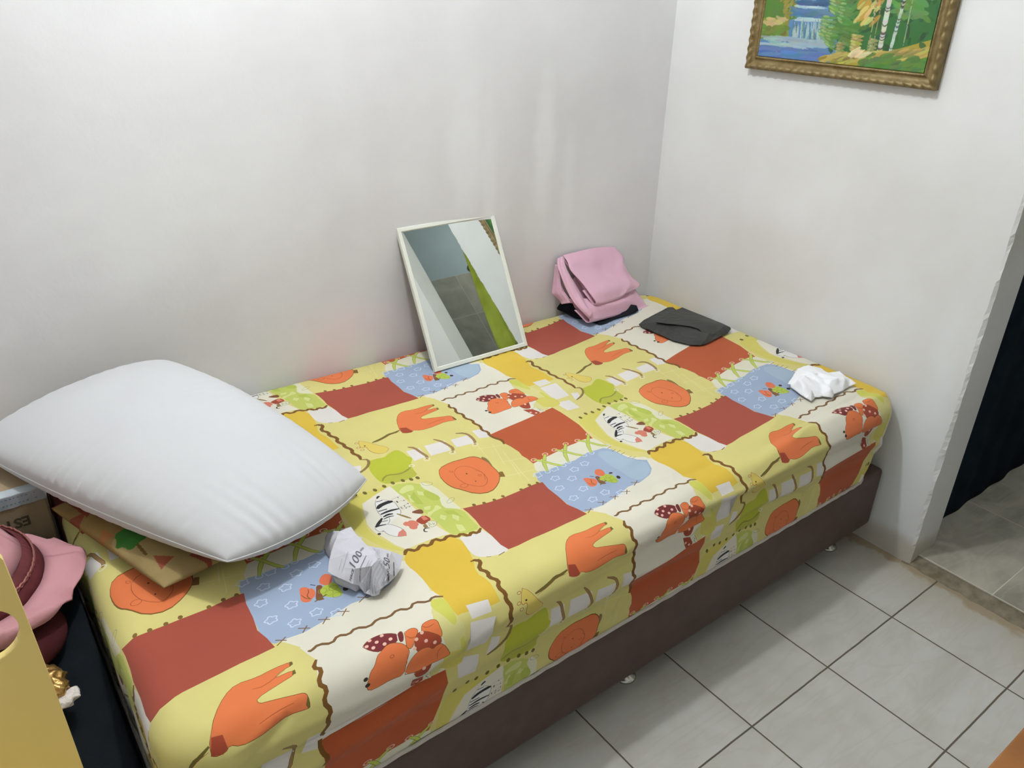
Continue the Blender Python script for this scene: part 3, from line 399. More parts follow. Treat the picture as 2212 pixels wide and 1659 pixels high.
PATTERN='''P cream 0 -368 6808 -289 6602 -391 6101 -283 5932 -361 5745 -275 5499 -241 5198 -367 4966 -289 4691 1837 4874 1668 5150 1702 5481 1801 5934 1693 6447 1847 6721 2072 6838 1921 7036 2010 7643 1906 8079 1683 8272 1704 7749 1373 7465 1032 7424 442 7448 -134 7301 -437 7034
P yel2 0 2041 6692 2047 6150 2168 5869 2087 5507 1850 5200 1693 4780 1396 4925 1461 5257 1798 5431 1716 5885 1650 6209 1735 6585 1917 6786
P white 0 3378 1607 3576 1501 3877 1602 3937 1340 3958 919 4008 666 3872 615 3644 664 3382 798 3328 1043 3369 1402
P yelg 0 1906 3939 2302 4087 2746 4027 3125 4051 3144 3551 3077 3258 3057 3988 2714 3893 2295 3690 2120 3353 2027 2981 1997 2643 2112 2277 2209 2013 2318 1742 2159 1905 1970 2171 1839 2571 1800 2829 1794 3130 1810 3551
P cream 0 2295 3690 2701 3867 3070 4014 3118 3568 3118 2522 3277 1798 2899 1843 2603 1837 2349 1806 2230 2056 2153 2366 2067 2656 2063 2957 2169 3321
P camo 0 3104 4046 3658 3837 3782 3212 3635 2733 3918 2381 3884 2013 3890 1625 3638 1612 3426 1665 3271 1787 3258 2462 3167 2938 3156 3408 3080 3695
P cream2 0 3693 3833 3875 3502 3887 3109 3900 2659 3919 2413 3790 2532 3608 2685 3737 3070 3691 3374 3616 3597
P camo2 0 3364 3863 3513 3804 3453 3596 3292 3629 3145 3585 3133 3730
P camo2 0 3237 3527 3314 3341 3272 3134 3155 3242
P camo2 0 3297 2920 3440 2893 3361 2780 3258 2815
P camo2 0 3546 2891 3608 2685 3477 2672 3335 2636 3232 2543 3232 2703 3412 2714
P camo2 0 3669 2415 3745 2236 3640 2082 3590 2243
P camo2 0 3450 2496 3526 2381 3424 2258 3373 2387
P camo2 0 3538 2024 3639 1924 3613 1723 3488 1746 3500 1893
P camo2 0 3465 3554 3570 3417 3565 3181 3514 3316 3421 3375
P camo3 0 3640 3477 3754 3196 3748 2994 3601 2989 3524 3140 3515 3383
P camo3 0 3567 2580 3749 2493 3782 2146 3681 2343 3578 2411
P camo3 0 3398 3562 3366 3241 3350 3017 3220 3101 3235 3392
P sun 0 2201 1609 2368 1745 2718 1732 3061 1762 3389 1605 3310 898 3125 394 3214 74 3194 -423 3209 -586 2470 -445 2336 -452 2330 90 2231 396 2225 987 2144 1373
P yelg2 0 1833 6821 2041 6692 2044 6314 2054 6072 1961 5974 1858 6252 1735 6585
P white 0 2268 5908 2764 5802 2641 5085 2163 5137
P white 0 2292 6277 2712 6208 2705 5932 2309 5959
P white 0 2056 5012 2475 4899 2429 4424 2067 4502
P white 0 2758 5153 2935 5067 2831 4830 2605 4798
P yelg 0 1712 5526 2216 5358 2203 4901 1940 4846 1688 4985 1677 5193
P yelg2 0 2103 5709 2141 5206 2042 5280 2032 5656
P white 0 4075 5107 4388 5071 4357 4644 4016 4625
P white 0 4542 5096 5069 5051 4946 4587 4445 4627
P white 0 5207 5003 5656 4967 5623 4559 5137 4627
P white 0 5871 5090 6248 5016 6089 4590 5818 4686
L yel3 3 5589 4430 5488 3842
L yel3 3 5927 4288 5637 3385
L yel3 3 5954 3893 5659 2792
L yel3 3 5880 3457 5682 2474
L yel3 3 5492 4286 6116 4118
L yel3 3 5607 3524 6307 3323
L yel3 3 5379 2984 6089 2798
P lime 0 3153 5135 3365 5158 3535 5129 3729 5246 3931 5302 3998 5074 3987 4880 4061 4773 3897 4584 3811 4295 3801 4077 3492 4018 3099 4088 3006 4182 2969 4386 2988 4631 3021 4873
P lime2 0 3268 4379 3474 4322 3787 4386 3811 4295 3801 4077 3492 4018 3099 4088 3047 4228
L olive2 5 3855 4457 3658 4355 3474 4322 3256 4423 3118 4364 3034 4254
R cream 6,2.2 3870 4485
D olive 6.5,4.2 2083 4024
D olive 6.5,4.2 2327 4087
D olive 6.5,4.2 2519 4033
D olive 6.5,4.2 2746 4027
D olive 6.5,4.2 2974 4058
D olive 6.5,4.2 3186 4083
D olive 6.5,4.2 3413 4054
D olive 6.5,4.2 3585 4002
D olive 6.5,4.2 3731 3983
P orange 0 -296 4697 146 4752 776 4796 1312 4842 1837 4874 1855 4563 1840 4186 1816 3778 1712 3349 1656 3075 1487 3182 1334 3208 1126 3167 924 3186 746 3145 490 3120 210 3115 12 3093 -242 3051 -229 3303 -251 3481 -209 3657 -229 3962 -266 4157 -312 4467
P cream3 0 -229 3046 -28 3083 414 3131 697 3160 985 3186 1269 3169 1511 3159 1688 3074 1717 2828 1667 2499 1473 2530 1039 2624 599 2538 230 2584 -218 2579 -396 2598 -390 2766
P cream 0 1671 2716 1690 2433 1842 1758 2084 1656 2070 1378 2087 1075 2157 822 1619 252 1477 423 1169 372 796 381 349 286 -66 239 -127 434 -313 709 -453 860 -497 1017 323 1161 1152 1839
P blue 0 -494 2625 -354 2654 -186 2621 275 2641 645 2594 1089 2680 1566 2602 1690 2433 1741 1887 1810 1664 2025 1536 1851 1178 1647 1020 1265 924 903 955 506 842 -4 747 -256 785 -461 787 -543 892 -605 1180 -598 1660 -579 2223 -581 2412
P blue2 0 1276 2586 1651 2391 1715 1860 1784 1637 1954 1522 1820 1204 1616 1045 1273 963 1148 1385 1170 2010
C cloud 9.5,2.6 5976 2564
C cloud 9.5,2.6 18 2585
C cloud 9.5,2.6 387 2290
C cloud 9.5,2.6 738 2344
C cloud 9.5,2.6 6247 2252
C cloud 9.5,2.6 100 2024
C cloud 9.5,2.6 6078 1870
C cloud 9.5,2.6 43 1533
C cloud 9.5,2.6 6096 1367
C cloud 9.5,2.6 6403 1066
C cloud 9.5,2.6 338 1109
C cloud 9.5,2.6 624 883
R pinkl 7,2.6 -131 3174
R pinkl 7,2.6 239 3217
R cloud 6.5,2.4 288 2575
R cloud 6.5,2.4 6270 2566
L lline 9.5 239 3217 96 3062 -45 2903 -180 2589
L lace 7.5 239 3217 96 3062 -45 2903 -180 2589
L lline 8.5 -131 3174 -9 3041 97 2827 178 2678 278 2582
L lace 6.5 -131 3174 -9 3041 97 2827 178 2678 278 2582
R pinkl 7,2.6 549 3240
R pinkl 7,2.6 945 3293
R cloud 6.5,2.4 977 2629
R cloud 6.5,2.4 477 2618
L lline 9.5 945 3293 788 3130 633 2962 481 2634
L lace 7.5 945 3293 788 3130 633 2962 481 2634
L lline 8.5 549 3240 676 3105 782 2886 864 2734 967 2636
L lace 6.5 549 3240 676 3105 782 2886 864 2734 967 2636
R pinkl 7,2.6 1282 3241
R pinkl 7,2.6 1704 3300
R cloud 6.5,2.4 1718 2616
R cloud 6.5,2.4 1187 2598
L lline 9.5 1704 3300 1533 3130 1363 2955 1191 2615
L lace 7.5 1704 3300 1533 3130 1363 2955 1191 2615
L lline 8.5 1282 3241 1412 3103 1519 2878 1601 2723 1707 2623
L lace 6.5 1282 3241 1412 3103 1519 2878 1601 2723 1707 2623
P brown2 0 561 1769 646 1732 637 1608 539 1400 576 1332 442 1363 436 1451 499 1597
P lime3 0 560 1597 663 1677 840 1720 890 1521 887 1348 872 1273 795 1263 688 1306 606 1384 559 1491
R olive2 7,1 604 1567
R olive2 7,1 683 1447
R olive2 7,1 790 1535
R olive2 7,1 778 1317
P anim2 0 631 1808 674 1911 764 1984 844 1963 887 1878 855 1743 781 1662 708 1667 639 1748
P anim2 0 268 1800 302 1862 360 1854 415 1805 413 1764 477 1740 502 1638 449 1505 385 1476 330 1421 245 1451 204 1541 242 1671
L brown 1.6 413 1764 386 1654 340 1623 340 1519 385 1476
L brown 1.6 253 1684 291 1552 353 1488
D dark 5,4.5 938 1631
D dark 5.5,5 963 1383
L olive 4 398 1374 504 1403 637 1437
L dark 3 479 1847 551 1776
P red 0 3938 2434 4158 2387 4386 2335 4597 2311 4819 2297 5293 2270 5775 2315 5915 2290 5865 2008 5861 1605 5835 1261 5918 980 5971 703 5691 693 5418 698 5123 688 4861 690 4553 697 4213 667 3998 674 3944 899 3947 1270 3915 1671 3945 1907 3953 2227
D olive3 5,4 4203 2417
D olive3 5,4 4417 2355
D olive3 5,4 4658 2331
D olive3 5,4 4885 2340
D olive3 5,4 5332 2297
D olive3 5,4 5580 2331
D olive3 5,4 5798 2317
L brown3 3.6 642 901 818 784
L brown3 3.6 673 746 798 882
L brown3 3.6 301 906 474 790
L brown3 3.6 334 754 453 886
L brown3 3.6 -44 905 126 790
L brown3 3.6 -9 756 103 884
L brown3 3.6 6016 853 6173 740
L brown3 3.6 6006 712 6180 828
L brown3 3.6 1056 1052 1222 929
L brown3 3.6 1034 904 1236 1021
L brown3 2.6 1626 2522 1761 2534
L brown3 2.6 1625 2354 1759 2365
L brown3 2.6 1696 2249 1830 2260
L brown3 2.6 1712 2117 1845 2127
L brown3 2.6 1712 1877 1843 1886
L brown3 2.6 1753 1773 1884 1781
L brown3 2.6 3520 718 3604 671
L brown3 4 3744 620 3898 650
L brown 8.5 2244 1666 2321 1782 2373 1790 2484 1658 2646 1793 2770 1651 2942 1829 3055 1663 3228 1770 3365 1616 3469 1682 3563 1509 3669 1606 3763 1494 3896 1621
L brown3 6 -63 281 -11 248 124 329 326 199 452 331 622 227 756 324 970 188 1155 306 1334 210 1524 322 1712 181 1834 324 2056 158 2177 251 2334 138
L brown 7.5 6164 6595 6072 6431 6190 6327 6062 6094 6180 5941 6084 5743 6200 5524 6121 5390 6194 5180 6089 4979 6177 4830 6102 4660 6140 4460 6235 4309 6158 4126
L brown 8.5 2990 7350 3089 7272 2926 7066 3041 6886 2972 6731 3088 6521 2988 6367 3070 6157 3022 6051 3111 5838 3028 5679 3107 5477 3043 5279
L brown4 6.5 3052 5289 3189 5218 3096 4993 2876 4848 2630 4779
L brown 4 3201 784 3260 755 3383 738
L brown 4 3196 759 3311 791 3314 701
L brown 7 4197 5255 4310 5141 4327 4864 4357 4644 4290 4547
L brown5 5.4 4197 5255 4310 5141 4327 4864 4357 4644 4290 4547
R cream 7,2 4290 4547
L brown 7 4880 5251 4991 5059 5030 4822 5052 4641 4927 4477
L brown5 5.4 4880 5251 4991 5059 5030 4822 5052 4641 4927 4477
R cream 7,2 4927 4477
L brown 7 5471 5200 5656 5099 5702 4937 5667 4657 5566 4491
L brown5 5.4 5471 5200 5656 5099 5702 4937 5667 4657 5566 4491
R cream 7,2 5566 4491
P brown 0 4312 4074 4665 4154 4950 4126 5226 4108 5344 3938 5394 3694 5370 3468 5357 3234 5291 3044 5083 2796 4763 2606 4446 2736 4259 3087 4165 3219 4122 3468 4154 3782
P anim 0 4307 4050 4653 4134 4937 4106 5212 4085 5329 3916 5377 3678 5351 3462 5339 3232 5278 3053 5079 2817 4773 2636 4461 2760 4279 3106 4185 3238 4142 3484 4168 3784
P olive3 0 5357 3208 5437 3173 5368 2962 5258 3022
P brown4 0 5344 3938 5415 3951 5451 3787 5379 3482 5365 3569 5376 3738
L brown6 1.3 4497 3720 4656 3882 4840 3858 4967 3678 5043 3362 4990 3098 4845 2938 4714 2918 4575 3065 4478 3219 4438 3499 4497 3720
R brown6 8,1.2 4418 3168
R brown6 3.6,1.1 4926 3338
L brown6 1.3 4452 3855 4530 3774 4441 3757 4452 3855
D dark 2.2,2 4718 3546
D dark 1.7,1.7 4721 3178
L brown6 1.3 4943 3579 5060 3388 4931 3101
L brown 2 4453 6110 4606 6517 4783 6783 4974 6900 5276 6823 5550 6840 5823 6809 5815 6728 5657 6719 5466 6623 5810 6602 5812 6501 5494 6448 5176 6389 5190 6266 5354 6215 5719 6092 5835 6062 5877 5987 5883 5793 5855 5778 5569 5852 5327 5813 5094 5782 4855 5803 4708 5908 4643 5829 4466 5877 4443 5981 4453 6110
P anim 0 4453 6110 4606 6517 4783 6783 4974 6900 5276 6823 5550 6840 5823 6809 5815 6728 5657 6719 5466 6623 5810 6602 5812 6501 5494 6448 5176 6389 5190 6266 5354 6215 5719 6092 5835 6062 5877 5987 5883 5793 5855 5778 5569 5852 5327 5813 5094 5782 4855 5803 4708 5908 4643 5829 4466 5877 4443 5981
P rust 0 4490 6176 4640 6115 4682 5871 4600 5826 4427 5916
P olive 0 6076 221 6112 207 6104 126 6054 130
P olive 0 5786 6598 5821 6600 5815 6499 5754 6510
P olive 0 5877 5987 5883 5793 5855 5778 5826 5854
L brown6 1.4 5453 26 5630 -42 5978 96
L brown6 1.4 5137 5960 5397 5998 5656 5991
L olive 7 4435 6076 4268 6028 4138 6045 3981 5971 3797 5916 3629 5887
L brown6 1.2 4413 6001 4159 6010 3978 5929 3658 5833
L brown6 1.6 3410 6124 3521 6008 3660 5726 3844 5461 3659 5291 3471 5363 3395 5575 3434 5800 3306 5766 3328 5920 3410 6124
P headyel 0 3410 6124 3521 6008 3660 5726 3844 5461 3659 5291 3474 5369 3398 5582 3438 5806 3309 5772 3328 5920
R brown6 4,1.1 3319 6054
R brown6 4,1.1 3259 5838
R brown6 4,1.1 3288 5694
D dark 2.2,2.2 3418 5841
L brown 2 1396 6150 1445 6278 1537 6307 1659 6297 1718 6222 1714 6092 1725 5962 1693 5872 1538 6031 1444 6133 1396 6150
P anim 0 1396 6150 1445 6278 1537 6307 1659 6297 1718 6222 1714 6092 1725 5962 1693 5872 1538 6031 1444 6133
L brown 2 425 6389 503 6454 605 6497 779 6488 905 6420 1017 6313 959 6162 830 6199 661 6125 518 6227 425 6389
P maroon 0 425 6389 503 6454 605 6497 779 6488 905 6420 1017 6313 959 6162 830 6199 661 6125 518 6227
L brown 2 1017 6313 1068 6350 1098 6329 1090 6228 1056 6136 1005 6142 1017 6313
P maroon 0 1017 6313 1068 6350 1098 6329 1090 6228 1056 6136 1005 6142
L brown 2 1128 6285 1246 6316 1335 6266 1343 6179 1258 6080 1156 5918 1080 5984 1110 6142 1128 6285
P anim 0 1128 6285 1246 6316 1335 6266 1343 6179 1258 6080 1156 5918 1080 5984 1110 6142
L brown 2 1258 6080 1329 6159 1447 6141 1619 5981 1686 5893 1678 5772 1541 5690 1412 5808 1256 5796 1212 5932 1258 6080
P rust 0 1258 6080 1329 6159 1447 6141 1619 5981 1686 5893 1678 5772 1541 5690 1412 5808 1256 5796 1212 5932
L brown 2 1148 5394 1216 5502 1360 5441 1483 5465 1418 5304 1349 5192 1205 5258 1148 5394
P rust 0 1148 5394 1216 5502 1360 5441 1483 5465 1418 5304 1349 5192 1205 5258
L brown 2 990 5469 1046 5637 1161 5769 1307 5830 1443 5809 1511 5717 1594 5763 1704 5748 1818 5477 1806 5434 1597 5427 1486 5435 1362 5416 1176 5418 990 5469
P anim 0 990 5469 1046 5637 1161 5769 1307 5830 1443 5809 1511 5717 1594 5763 1704 5748 1818 5477 1806 5434 1597 5427 1486 5435 1362 5416 1176 5418
L brown 2 661 6125 803 6206 938 6165 1057 6064 1110 5917 1079 5832 1019 5708 974 5481 720 5518 547 5500 360 5515 331 5630 382 5753 426 5859 510 5926 590 6079 661 6125
P anim 0 661 6125 803 6206 938 6165 1057 6064 1110 5917 1079 5832 1019 5708 974 5481 720 5518 547 5500 360 5515 331 5630 382 5753 426 5859 510 5926 590 6079
L brown 2 1138 5229 1355 5129 1427 4865 1210 4838 1138 5229
P rust 0 1138 5229 1355 5129 1427 4865 1210 4838
L brown 2 1352 5154 1480 5162 1576 4841 1441 4853 1352 5154
P cream3 0 1352 5154 1480 5162 1576 4841 1441 4853
L dark 1.2 1471 5049 1509 4969 1463 4958 1527 4856
D pinkl 3.6,3.4 780 6449
D pinkl 3.6,3.4 571 6462
D pinkl 3.6,3.4 660 6353
D pinkl 3.6,3.4 487 6358
D pinkl 3.6,3.4 574 6268
D pinkl 3.6,3.4 762 6240
D pinkl 3.6,3.4 881 6285
D pinkl 3.6,3.4 1397 6131
D pinkl 3.6,3.4 1274 6054
D pinkl 3.6,3.4 1423 5947
D pinkl 3.6,3.4 1566 5841
D pinkl 3.6,3.4 1205 5901
D pinkl 3.6,3.4 1332 5404
D pinkl 3.6,3.4 1217 5017
D pinkl 3.6,3.4 1314 4909
L cream 3 1005 6300 981 6159
D dark 4,4 327 5766
D dark 4,4.5 348 5637
R brown6 3.5,1.2 812 5950
L brown6 1.4 1441 6260 1505 6175 1654 6198
L brown6 1.4 1131 6204 1193 6115 1267 6110
L brown6 1.4 1578 5464 1586 5613 1700 5703
L brown6 1.4 1061 5859 1032 5665
D cream 2.5,2.5 407 6400
P white2 0 2592 3683 2689 3639 2792 3540 2883 3415 2852 3173 2835 3023 2736 2895 2625 2873 2433 2750 2509 2639 2583 2456 2549 2239 2456 2231 2334 2312 2248 2465 2224 2584 2140 2609 2121 2740 2161 2789 2406 3014 2429 3282 2487 3503
L grey 1.3 2592 3683 2499 3528 2429 3282 2417 3038
L grey 1.3 2689 3639 2792 3540 2883 3415 2852 3173 2835 3023 2742 2907
L grey 1.3 2322 2791 2433 2750 2509 2639 2583 2456 2549 2239 2456 2231 2334 2312 2248 2465 2246 2614 2164 2593 2128 2720 2143 2786
L grey 1.3 2536 2961 2491 2835 2408 2766
L grey 1.3 2870 3524 3118 3568
L grey 1.3 2883 3415 3097 3362
L grey 1.3 2846 3177 3110 3221
L grey 1.3 2860 3071 3148 3114
L grey 1.3 2859 3136 3090 3118
L black 3.9000000000000004 2565 3611 2702 3597
L black 10.4 2471 3368 2576 3446 2652 3463 2760 3477 2861 3456
L black 5.2 2448 3270 2636 3262
L black 6.5 2439 3149 2643 3177 2846 3144
L black 5.8500000000000005 2442 3037 2558 3073 2659 3040
L black 3.3800000000000003 2413 2962 2535 2993 2638 2965
L black 7.15 2406 3014 2270 2885 2161 2789
L black 4.16 2161 2789 2249 2807 2377 2770
L black 3.3800000000000003 2336 2904 2465 2883
L black 5.2 2630 3709 2688 3773 2723 3758
L black 3.9000000000000004 2931 3425 2926 3349
L black 2.6 2897 3177 2904 3107
L black 2.6 2987 3201 2980 3140
L black 2.6 3084 3238 3083 3188
L black 2.6 3019 3546 3013 3500
L black 2.6 3071 3379 3067 3338
L black 2.6 2980 3107 2977 3067
L black 2.6 3060 3111 3054 3076
P nose 0 2589 2452 2588 2317 2541 2199 2385 2284 2465 2398
D black 3.5,3.5 2123 2549
D grey 2,2 2229 2595
L brown4 5 2722 3000 2825 2807 2887 2697
P anim3 0 2651 2609 2735 2662 2780 2618 2816 2656 2917 2591 2932 2426 2859 2381 2842 2316 2757 2311 2700 2394 2728 2482 2665 2523
P rust 0 2923 2587 3168 2680 3226 2451 3082 2389 2983 2362 2931 2488
P anim3 0 3067 2619 3149 2645 3169 2489 3068 2492
P brown2 0 2976 2900 3155 2914 3219 2872 3212 2779 3168 2712 3053 2787
P brown4 0 2965 2343 3045 2383 3035 2235 2955 2242
L dark 3 3048 2196 2945 2239 2901 2171 2906 2132 2952 2107
P cream2 0 3119 2427 3265 2347 3219 2206 3054 2192
L grey 1.2 3119 2427 3265 2347 3219 2206 3054 2192 3119 2427
L grey 1.2 3120 2364 3109 2279 3146 2285
L grey 1.2 3177 2343 3159 2230 3208 2306
L grey 1 3698 3776 3829 3746 3901 3628 3856 3567 3693 3636 3698 3776
L grey 1 3777 2824 3936 2940 4015 2871 3889 2767 3782 2770 3777 2824'''
REF=np.array([-1.08196776,-0.33432789]);V1=np.array([.64528049,-.00074403]);V2=np.array([-.02889331,.66019935])
PC=np.array([[-0.0134,-0.1493],[0.0151,0.0113],[-0.0023,-0.0059],[-0.1017,-0.0257],[0.0294,-0.0434],[-0.1455,-0.0127],[-0.0393,0.1293],[-0.0302,0.0817],[-0.1098,-0.0424],[0.1426,0.1331],[-0.0064,-0.0664],[-0.026,-0.249]])
def Qf(p):
    x=np.clip(p[:,0],-2.12,.12)+1;y=np.clip(p[:,1],-1.27,.12)+.5
    f=np.stack([x*x,x*y,y*y,x**3,x*x*y,x*y*y,y**3,x**4,x**3*y,x*x*y*y,x*y**3,y**4],-1)
    return p+f@PC
def Qinv(P):
    p=P.copy()
    for _ in range(60): p=p+.6*(P-Qf(p))
    return p
def chaikin(P,k=2,closed=True):
    for _ in range(k):
        if closed: Qn=np.roll(P,-1,0); P=np.stack([.75*P+.25*Qn,.25*P+.75*Qn],1).reshape(-1,2)
        else: a=P[:-1];b=P[1:];m=np.stack([.75*a+.25*b,.25*a+.75*b],1).reshape(-1,2); P=np.vstack([P[:1],m[1:-1],P[-1:]])
    return P
def ribbon(P,w):
    w=w/2000.; d=np.gradient(P,axis=0); d/=np.maximum(np.linalg.norm(d,axis=1,keepdims=True),1e-9); nrm=np.stack([-d[:,1],d[:,0]],-1)
    tp=np.ones(len(P)); tp[0]=tp[-1]=.55
    return np.vstack([P+nrm*w*tp[:,None],(P-nrm*w*tp[:,None])[::-1]])
def shapes():
    out=[]
    for line in PATTERN.split('\n'):
        t,c,w,*v=line.split(); P=np.array(list(map(float,v))).reshape(-1,2)/10000.; ws=[float(x) for x in w.split(',')]
        if t=='P':
            if len(P)<=5: Pn=P
            elif c in ('cream','cream3','blue','red','orange'): Pn=P
            else: Pn=chaikin(P,1)
            out.append((c,Pn))
        elif t=='L':
            Pn=chaikin(P,1,False) if len(P)>2 else P
            out.append((c,ribbon(Pn,ws[0])))
        elif t=='D':
            a=np.linspace(0,2*math.pi,11)[:-1]; out.append((c,P[0]+np.stack([np.cos(a)*ws[1],np.sin(a)*ws[0]],-1)/1000.))
        elif t in 'RC':
            m=13 if t=='R' else 31; a=np.linspace(0,2*math.pi,m); 
            if t=='R': R0=ws[0]*np.ones(m)
            else: R0=ws[0]*(1+.16*np.sin(a*5+P[0,0]*40))
            O=P[0]+np.stack([np.cos(a)*R0*1.15,np.sin(a)*R0],-1)/1000.; I=P[0]+np.stack([np.cos(a)*(R0*1.15-ws[1]),np.sin(a)*(R0-ws[1])],-1)/1000.
            out.append((c,np.vstack([O,I[::-1]])))
    return out
def inside(P,x,y):
    """non-zero winding test"""
    w=np.zeros(len(x),int); n=len(P)
    for i in range(n):
        x0,y0=P[i];x1,y1=P[(i+1)%n]
        c=(x1-x0)*(y-y0)-(x-x0)*(y1-y0)
        w+=((y0<=y)&(y1>y)&(c>0)).astype(int)-((y0>y)&(y1<=y)&(c<0)).astype(int)
    return w!=0
def build_sheet():
    bd=np.array(boundary(zhem))
    S=shapes(); inst=[]
    for c,P in S:
        for i in range(-3,4):
            for j in range(-3,3): inst.append((c,REF+P+i*V1+j*V2))
    ns=[len(P) for c,P in inst]; allp=Qinv(np.vstack([P for c,P in inst])); k=0; sh=[]
    lo=bd.min(0)-.0; hi=bd.max(0)+.0
    for (c,P),n in zip(inst,ns):
        q=allp[k:k+n]; k+=n
        if (q.max(0)<lo).any() or (q.min(0)>hi).any(): continue
        if not inside(bd,q[:,0],q[:,1]).any(): continue
        sh.append((c,q))
    verts=[];edges=[]
    def addpoly(P,closed=True):
        b=len(verts)
        for p in P: verts.append(Vector((float(p[0]),float(p[1]))))
        m=len(P)
        for i in range(m if closed else m-1): edges.append((b+i,b+(i+1)%m))
    addpoly(bd)
    for c,P in sh: addpoly(P)
    # support grid, finer where the cloth rolls over the edge
    ys=sorted(set([round(y,4) for y in list(np.arange(-1.27,-1.13,.012))+list(np.arange(-1.13,-.97,.005))+list(np.arange(-.97,-.80,.012))+list(np.arange(-.80,-.12,.02))+list(np.arange(-.12,.30,.010))]))
    xs=sorted(set([round(x,4) for x in list(np.arange(-2.25,-1.88,.010))+list(np.arange(-1.88,-.12,.016))+list(np.arange(-.12,.14,.008))]))
    gx,gy=np.meshgrid(xs,ys); gx=gx.ravel()+rng.normal(0,.0004,gx.size); gy=gy.ravel()+rng.normal(0,.0004,gy.size)
    ok=inside(bd,gx,gy)
    for a,b in zip(gx[ok],gy[ok]): verts.append(Vector((float(a),float(b))))
    r=delaunay_2d_cdt(verts,edges,[],0,2e-5,False)
    V=np.array([v[:] for v in r[0]]); F=np.array(r[2]); 
    C=V[F].mean(1); ok=inside(bd,C[:,0],C[:,1]); F=F[ok];C=C[ok]
    ar=np.abs(np.cross(V[F[:,1]]-V[F[:,0]],V[F[:,2]]-V[F[:,0]])); k=ar>1e-11; F=F[k];C=C[k]
    PAL={k:np.array(lin(*v)[:3])*.80 for k,v in PALETTE.items()}
    PAL={k:v*.97+v.mean()*.03 for k,v in PAL.items()}
    col=np.tile(PAL['base'],(len(F),1))
    for c,P in sh:
        lo=P.min(0);hi=P.max(0); m=np.where((C[:,0]>=lo[0])&(C[:,0]<=hi[0])&(C[:,1]>=lo[1])&(C[:,1]<=hi[1]))[0]
        if len(m)==0: continue
        q=m[inside(P,C[m,0],C[m,1])]; col[q]=PAL[c]
    used=np.unique(F); mp=-np.ones(len(V),int); mp[used]=np.arange(len(used)); V=V[used]; F=mp[F]
    W=surf(V[:,0],V[:,1]); e=2e-3
    du=surf(V[:,0]+e,V[:,1])-surf(V[:,0]-e,V[:,1]); dv=surf(V[:,0],V[:,1]+e)-surf(V[:,0],V[:,1]-e)
    N=np.cross(du,dv); N/=np.maximum(np.linalg.norm(N,axis=1,keepdims=True),1e-12)
    me=bpy.data.meshes.new('printed_cloth'); me.from_pydata(W.tolist(),[],F.tolist()); me.update()
    nf=len(me.polygons)
    ca=me.color_attributes.new('Col','FLOAT_COLOR','CORNER'); cc=np.concatenate([np.repeat(col,3,0),np.ones((3*len(F),1))],1).astype(np.float32)
    if nf==len(F): ca.data.foreach_set('color',cc.ravel())
    me.polygons.foreach_set('use_smooth',[True]*nf)
    me.normals_split_custom_set_from_vertices(N.tolist())
    o=bpy.data.objects.new('fitted_sheet',me); COL.objects.link(o)
    me.materials.append(attr_mat('printed_cotton',.85,.05,7,.12,420,sheen=.1))
    print('sheet',len(V),len(F))
    tag(o,'patchwork animal print fitted sheet in yellow, orange and blue stretched over the mattress','bed sheet')
    return o
import time; t0=time.time(); build_sheet(); print('sheet time',time.time()-t0)
# mattress under it with white corded edge
M_white=mat('mattress_white',(214,212,206),.8,bump=.3,bscale=300)
t=thing('mattress','thick white mattress with corded edge under the patchwork sheet','mattress')
bd=[];
outl=boundary(lambda x,y,a:.274)
bm=bmesh.new()
rings=[]
for zz in (None,.47,.40,.33,.285,.2745):
    ring=[]
    for (x,y) in outl:
        pass
    rings.append(zz)
def mat_ring(zz,inset):
    pts=[]
    x0,x1,y0=XL+RC,XR-RC,YB+RC; L=hem_L(zz)
    def add(cx,cy,a): pts.append((cx+L*math.cos(a),cy+L*math.sin(a)))
    for s in np.linspace(0,1,60): add(x0+(x1-x0)*s,y0,-math.pi/2)
    for k in range(1,8): add(x1,y0,-math.pi/2+math.pi/2*k/8)
    yt1=YT-.0365*x1-RC
    for s in np.linspace(0,1,16): add(x1,y0+(yt1-y0)*s,0)
    for k in range(1,8): add(x1,yt1,math.pi/2*k/8)
    for s in np.linspace(0,1,30):
        x=x1+(x0-x1)*s; add(x,YT-.0365*x-RC,math.pi/2)
    yt0=YT-.0365*x0-RC
    for k in range(1,8): add(x0,yt0,math.pi/2+math.pi/2*k/8)
    for s in np.linspace(0,1,16): add(x0,yt0+(y0-yt0)*s,math.pi)
    for k in range(1,8): add(x0,y0,math.pi+math.pi/2*k/8)
    A=np.array(pts); return surf(A[:,0],A[:,1],False,inset)
prev=None
for zz in (.2742,.29,.33,.38,.43,.462):
    R_=mat_ring(zz,.009); R_[:,2]=zz
    cur=[bm.verts.new(p) for p in R_]
    if prev:
        for i in range(len(cur)): 
            j=(i+1)%len(cur); bm.faces.new((prev[i],prev[j],cur[j],cur[i]))
    else: bm.faces.new(cur[::-1])
    prev=cur
